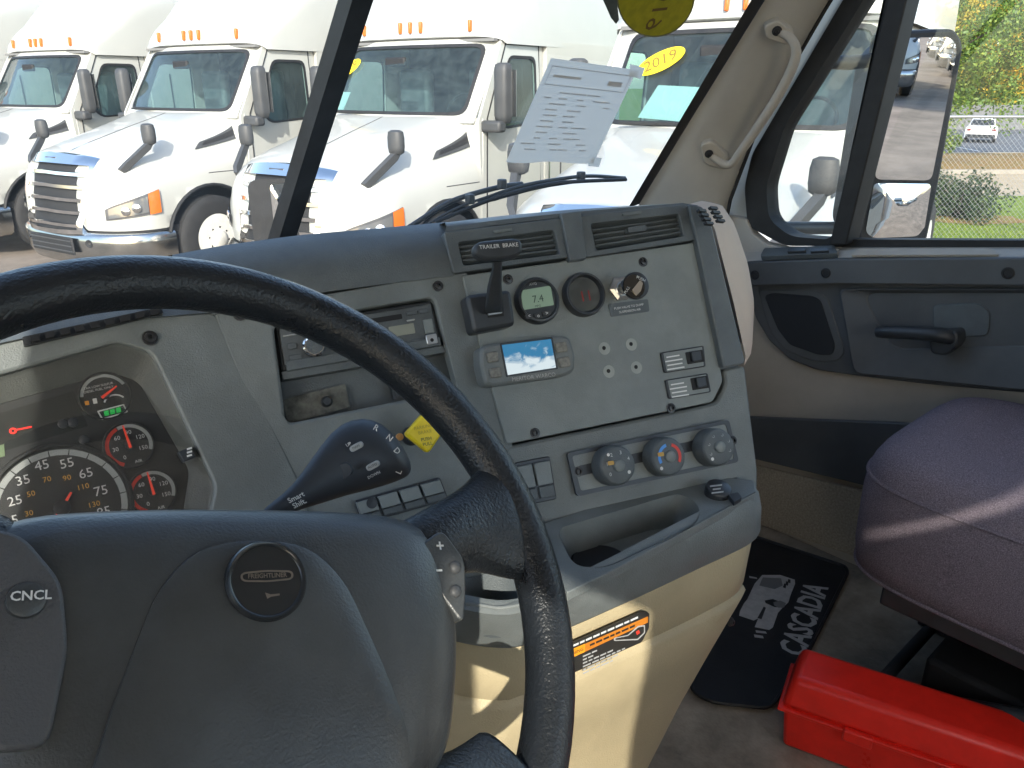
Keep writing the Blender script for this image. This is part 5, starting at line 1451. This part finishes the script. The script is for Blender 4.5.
    ringmesh('windshield_seal', [wsq(x * 1.012, .5 + (s - .5) * 1.02, .008) for x, s in li2], [wsq(x * .975, .5 + (s - .5) * .93, .008) for x, s in li2], V((0, .6, .4)), .01, RUB, t)
    loft('windshield', [[wsq(x * .1, s, -.004) for x in range(-10, 11, 2)] for s in (.02, .35, .7, 1.0)], TGL, t)
    for s in (-1, 1):
        def sp(y, z): return V((s * (1.205 - .055 * max(0, (z - 1.3) / 1.4) ** 2), y, z))
        so = rpoly([(-1.87, 1.93), (-2.42, 2.80), (-3.22, 2.80), (-3.22, .72), (-1.9, .72)], .02, 3)
        si = rpoly([(-2.20, 1.99), (-2.50, 2.57), (-3.02, 2.57), (-3.02, 1.88), (-2.34, 1.84)], .09, 3)
        ringmesh('cab_side', [sp(*p) for p in so], [sp(*p) for p in si], V((s, 0, 0)), .03, PAINT, t)
        put('side_window', [sp(*p) - V((s * .012, 0, 0)) for p in si], [list(range(len(si)))], TGL, t)
        k_ = len(si); cy_ = sum(p[0] for p in si) / k_; cz_ = sum(p[1] for p in si) / k_
        ringmesh('window_seal', [sp(cy_ + (y - cy_) * 1.05, cz_ + (z - cz_) * 1.05) + V((s * .006, 0, 0)) for y, z in si], [sp(cy_ + (y - cy_) * .97, cz_ + (z - cz_) * .97) + V((s * .006, 0, 0)) for y, z in si], V((s, 0, 0)), .012, RUB, t)
        dl = [(-1.98, .8), (-2.02, 1.95), (-2.44, 2.70), (-3.12, 2.70), (-3.12, .8)]
        tube('door_gap', [sp(*p) + V((s * .002, 0, 0)) for p in dl], .009, DARK, t, 5)
        put('door_handle', *box_vf(sp(-2.95, 1.62) + V((s * .015, 0, 0)), .03, .16, .05), PLASG, t, bevel=.008)
        put('sleeper_side', *box_vf((s * 1.17, -4.22, 1.74), .06, 1.98, 2.04), PAINT, t)
        put('side_skirt', *box_vf((s * 1.12, -4.3, .5), .08, 2.9, .46), PAINT, t, bevel=.03)
        put('step', *box_vf((s * 1.1, -2.6, .55), .14, 1.1, .34), PLASG, t, bevel=.03)
        # door mirror
        dm = loft('door_mirror', [[V((s * 1.38 + x * sc_ * .84, -2.06 + y * sc2 * .84, z)) for x, y in rpoly([(-.11, -.07), (.11, -.08), (.12, .05), (.04, .11), (-.09, .09)], .05, 4)] for z, sc_, sc2 in ((1.90, .5, .5), (1.92, .85, .8), (1.98, 1, 1), (2.42, 1, 1), (2.48, .9, .85), (2.50, .55, .5))], PLASG, t, closed=True, caps=True)
        put('mirror_arm', *box_vf((s * 1.28, -1.98, 1.87), .30, .14, .12), PLASG, dm, bevel=.03)
        put('mirror_face', *box_vf((s * 1.40, -2.135, 2.2), .19, .008, .46), MIRR, dm)
        # bonnet mirror
        hm = loft('bonnet_mirror', [[V((s * (1.09 + x * k2 * .85), -.66 + y * k2 * .85, z)) for x, y in rpoly([(-.10, -.06), (.10, -.06), (.10, .05), (0, .09), (-.10, .05)], .05, 3)] for z, k2 in ((1.66, .55), (1.68, .9), (1.73, 1), (1.82, 1), (1.87, .88), (1.885, .5))], PLASG, t, closed=True, caps=True)
        loft('mirror_arm', [[V((s * x, y, z)) + d_ for d_ in (V((.03, .02, .03)), V((-.03, .02, .03)), V((-.03, -.02, -.03)), V((.03, -.02, -.03)))] for x, y, z in ((.93, -.36, 1.38), (.98, -.40, 1.44), (1.09, -.62, 1.64), (1.10, -.66, 1.70))], PLASG, hm, closed=True, caps=True)
    # roof fairing
    rows = []
    for y, z, W2 in ((-2.30, 2.75, 1.14), (-2.22, 2.78, 1.16), (-2.25, 2.95, 1.17), (-2.32, 3.06, 1.17), (-2.48, 3.18, 1.17), (-2.80, 3.50, 1.175), (-3.3, 3.85, 1.175), (-4.0, 4.02, 1.16), (-5.2, 4.02, 1.14)):
        rw = []
        zl = 2.70
        for i in range(25):
            u = -1 + 2 * i / 24
            a = abs(u); sg = 1 if u >= 0 else -1
            if a > .72:
                k2 = (a - .72) / .28
                x = W2; zz = (z - min(.16, (z - zl) * .5)) * (1 - k2) + zl * k2; x = W2 + .03 * k2
            else:
                k2 = a / .72
                x = W2 * k2 ** .9; zz = z - min(.16, (z - zl) * .5) * k2 ** 7
            rw.append(V((sg * x, y - (.13 * min(1, x / 1.0) ** 2 if y > -3.2 else .05) - (0 if a <= .72 else .06 * k2), zz)))
        rows.append(rw)
    rf = loft('roof_fairing', rows, PAINT, t)
    for x in (-.78, -.15, 0, .15, .78):
        yb = -2.23 - .13 * x * x
        put('marker_light', *box_vf((x, yb + .008, 2.885), .035, .05, .12), AMB, rf, bevel=.012)
    put('rear_wall', *box_vf((0, -5.22, 2.3), 2.3, .04, 3.2), PAINT, t)
    # inside of the cab
    put('cab_curtain', *box_vf((0, -3.5, 2.1), 2.2, .04, 1.9), mat('truck_curtain', (.06, .065, .07), .9), t)
    put('cab_ceiling', *box_vf((0, -2.9, 2.74), 2.2, 1.2, .03), mat('truck_liner', (.16, .16, .16), .9), t)
    put('cab_deck', *box_vf((0, -2.7, 1.3), 2.2, 1.6, .1), DARK, t)
    put('dash_board', *box_vf((0, -2.15, 1.78), 2.1, .4, .3), DASHD, t, bevel=.06)
    for s in (-.55, .55):
        st_ = put('cab_seat', *box_vf((s, -2.95, 2.05), .48, .16, .85), DASHD, t, bevel=.06)
    put('view_mirror', *box_vf((.15, -2.12, 2.53), .3, .05, .1), DARK, t, bevel=.02)
    rows_ = [V((-.55 + .2 * math.cos(a), -2.42 - .1 * math.sin(a), 2.02 + .17 * math.sin(a))) for a in [2 * math.pi * i / 24 for i in range(24)]]
    tube('wheel_ring', rows_, .016, DARK, t, 6, closed=True)
    # road wheels
    for s in (-1, 1):
        for y in (-1.30, -5.9):
            wx = s * 1.09
            ty = lathe('tyre', V((wx, y, .52)), V((s, 0, 0)), [(.29, -.15), (.46, -.15), (.515, -.11), (.52, 0), (.515, .11), (.46, .15), (.30, .135)], TYRE, t, 36)
            rm = lathe('rim', V((wx, y, .52)), V((s, 0, 0)), [(.30, .14), (.285, .125), (.24, .10), (.16, .11), (.11, .12), (.105, .16), (.09, .17), (0, .17)], mat('rim_white', (.66, .66, .63), .35, var=(8, .15)), ty, 36)
            for k in range(8):
                a = k * math.pi / 4
                lathe('rim_hole', V((wx + s * .106, y + .205 * math.cos(a), .52 + .205 * math.sin(a))), V((s, 0, 0)), [(.03, 0), (0, .004)], DARK, rm, 12)
                lathe('wheel_nut', V((wx + s * .112, y + .14 * math.cos(a + .2), .52 + .14 * math.sin(a + .2))), V((s, 0, 0)), [(.014, 0), (.014, .03), (0, .035)], CHR, rm, 6)
    put('chassis', *box_vf((0, -4.2, .75), .9, 5.6, .25), DARK, t)
    put('arch_liner', *box_vf((0, -1.25, .95), 1.9, 1.2, .5), DARK, t)
    put('wiper', *box_vf(wsq(.4, .04, .02), .8, .02, .02), RUB, t)
    return t
proto = build_truck()
def kids(o): return [c for c in bpy.data.objects if c.parent == o]
def copy_tree(o, parent=None):
    c = o.copy(); col.objects.link(c); c.parent = parent
    for ch in CH.get(o.name, ()): copy_tree(ch, c)
    return c
CH = {}
for o in bpy.data.objects:
    if o.parent: CH.setdefault(o.parent.name, []).append(o)
TR = [(1.49, 10.30, 106.0, 'white sleeper truck with whole chrome grille and orange turn lamp, second from left'),
      (2.80, 7.33, 104.5, 'white sleeper truck straight behind the windshield centre bar and taped paper'),
      (3.05, 3.17, 104.5, 'white sleeper truck nearest on the right, yellow 2019 oval on its glass'),
      (-1.0, 17.1, 106.5, 'white sleeper truck barely showing in the top left corner'),
      (.45, 13.75, 106.5, 'white sleeper truck cut by the left picture edge, with chrome door mirror'),
      (2.9, -20.5, 2.0, 'white sleeper truck behind us, reflected at the left of the side mirror'),
      (5.5, -25.0, 95.0, 'white sleeper truck behind us, reflected at the right of the side mirror'),
      (5.7, -29.2, 95.0, 'white sleeper truck one further back in the side mirror reflection'),
      (5.9, -33.4, 95.0, 'rearmost white sleeper truck in the side mirror reflection')]
trucks = []
for i, (x, y, h, lab) in enumerate(TR):
    o = proto if i == 0 else copy_tree(proto)
    o.location = (x, y, 0); o.rotation_euler = (0, 0, R(h))
    tag(o, lab, 'truck', 'white sleeper trucks parked in rows')
    trucks.append(o)
# stickers and papers on the glass of the trucks ahead
def on_truck(ti, x, s, o):
    tk = trucks[ti]
    p = V((x, -1.72 - .50 * s - .13 * x * x + o * .8, 1.95 + .76 * s + o * .6))
    return Matrix.Translation(tk.location) @ Matrix.Rotation(tk.rotation_euler.z, 4, 'Z') @ p
YST = mat('yellow_sticker', (.85, .62, .01), .5)
PGRN = mat('window_paper', (.48, .6, .56), .7)
for ti, cx, cs, lab in ((2, .62, .66, 'yellow oval 2019 sticker on windshield of the nearest truck'), (1, .93, .66, 'yellow oval year sticker on windshield beside the centre bar')):
    uxx = (on_truck(ti, cx - .1, cs + .055, .02) - on_truck(ti, cx, cs, .02)).normalized()
    c = on_truck(ti, cx, cs, .02)
    e2 = (on_truck(ti, cx, cs + .1, .02) - c); e2 = (e2 - uxx * e2.dot(uxx)).normalized()
    lp3 = [c + uxx * (.215 * math.cos(a)) + e2 * (.098 * math.sin(a)) for a in [2 * math.pi * i / 36 for i in range(36)]]
    nn = uxx.cross(e2)
    st_ = tag(put('oval_sticker', *prism_pts([p + nn * .004 for p in lp3], [p for p in lp3]), YST), lab, 'sticker')
    text('year_print', '2019', c + nn * .006, uxx, e2, .15, mat('olive_print', (.2, .13, .01), .6), st_, .001, bold=.01)
for ti, q_, lab in ((2, [(.70, .13), (.25, .10), (.22, .44), (.60, .46)], 'pale green sheet inside windshield of the nearest truck'), (1, [(.99, .10), (.80, .10), (.78, .36), (.98, .36)], 'pale sheet inside windshield of the truck behind the centre bar')):
    tag(put('window_paper', [on_truck(ti, x, s, -.03) for x, s in q_], [[0, 1, 2, 3]], PGRN), lab, 'paper')
# ---- our own bonnet with its mirror
own = thing('truck_bonnet', 'white bonnet of our own truck with black bonnet mirror ahead of the windshield', 'bonnet', (0, 1.5, .7))
YO = 3.15
rows = []
for z, w_, yf, dp, wr in HS:
    rw = []
    for i in range(49):
        p = hood_at(min(z, 1.95), -2 + i / 12)
        rw.append(V((p.x * .97, p.y + YO, (p.z - .74) * .72 + .74)))
    rows.append(rw)
rows.append([V((p.x * .5, YO - 1.8, 1.63)) for p in rows[-1]]); rows.append([V((0, YO - 1.83, 1.635)) for p in rows[-1]])
loft('bonnet_shell', rows, PAINT, own)
box('cowl', (0, 1.37, 1.62), 2.1, .2, .2, PLASG, own, .02)
mcn = at_d(274, 212, 3.62)
tocam = (CAM - mcn); tocam.z *= .3; tocam.normalize()
sxx = V((tocam.y, -tocam.x, 0)).normalized()
if sxx.dot(RT) < 0: sxx = -sxx
mh = loft('bonnet_mirror', [[mcn + sxx * (x * k2) + V((0, 0, z * k2)) - tocam * d_ for x, z in rpoly([(-.105, -.17), (.105, -.17), (.105, .15), (-.105, .15)], .05, 4)] for d_, k2 in ((-.0, .97), (.0, 1.0), (.05, .95), (.09, .7), (.105, .3))], RUB, own, closed=True, caps=True)
loft('mirror_face', [[mcn + sxx * (x * k2 * .62 + .04) + V((0, 0, z * k2)) + tocam * h for x, z in rpoly([(-.075, -.145), (.075, -.145), (.075, .13), (-.075, .13)], .035, 4)] for k2, h in ((1, .004), (.7, .012), (.4, .017), (.1, .019))], MIRR, mh, closed=True, caps=True)
bs = V((mcn.x - .05, mcn.y - .15, 1.2))
tube('mirror_arm', [mcn - tocam * .05 - V((0, 0, .13)), mcn - tocam * .05 - V((0, 0, .3)), bs], .02, PLASG, mh, 8)
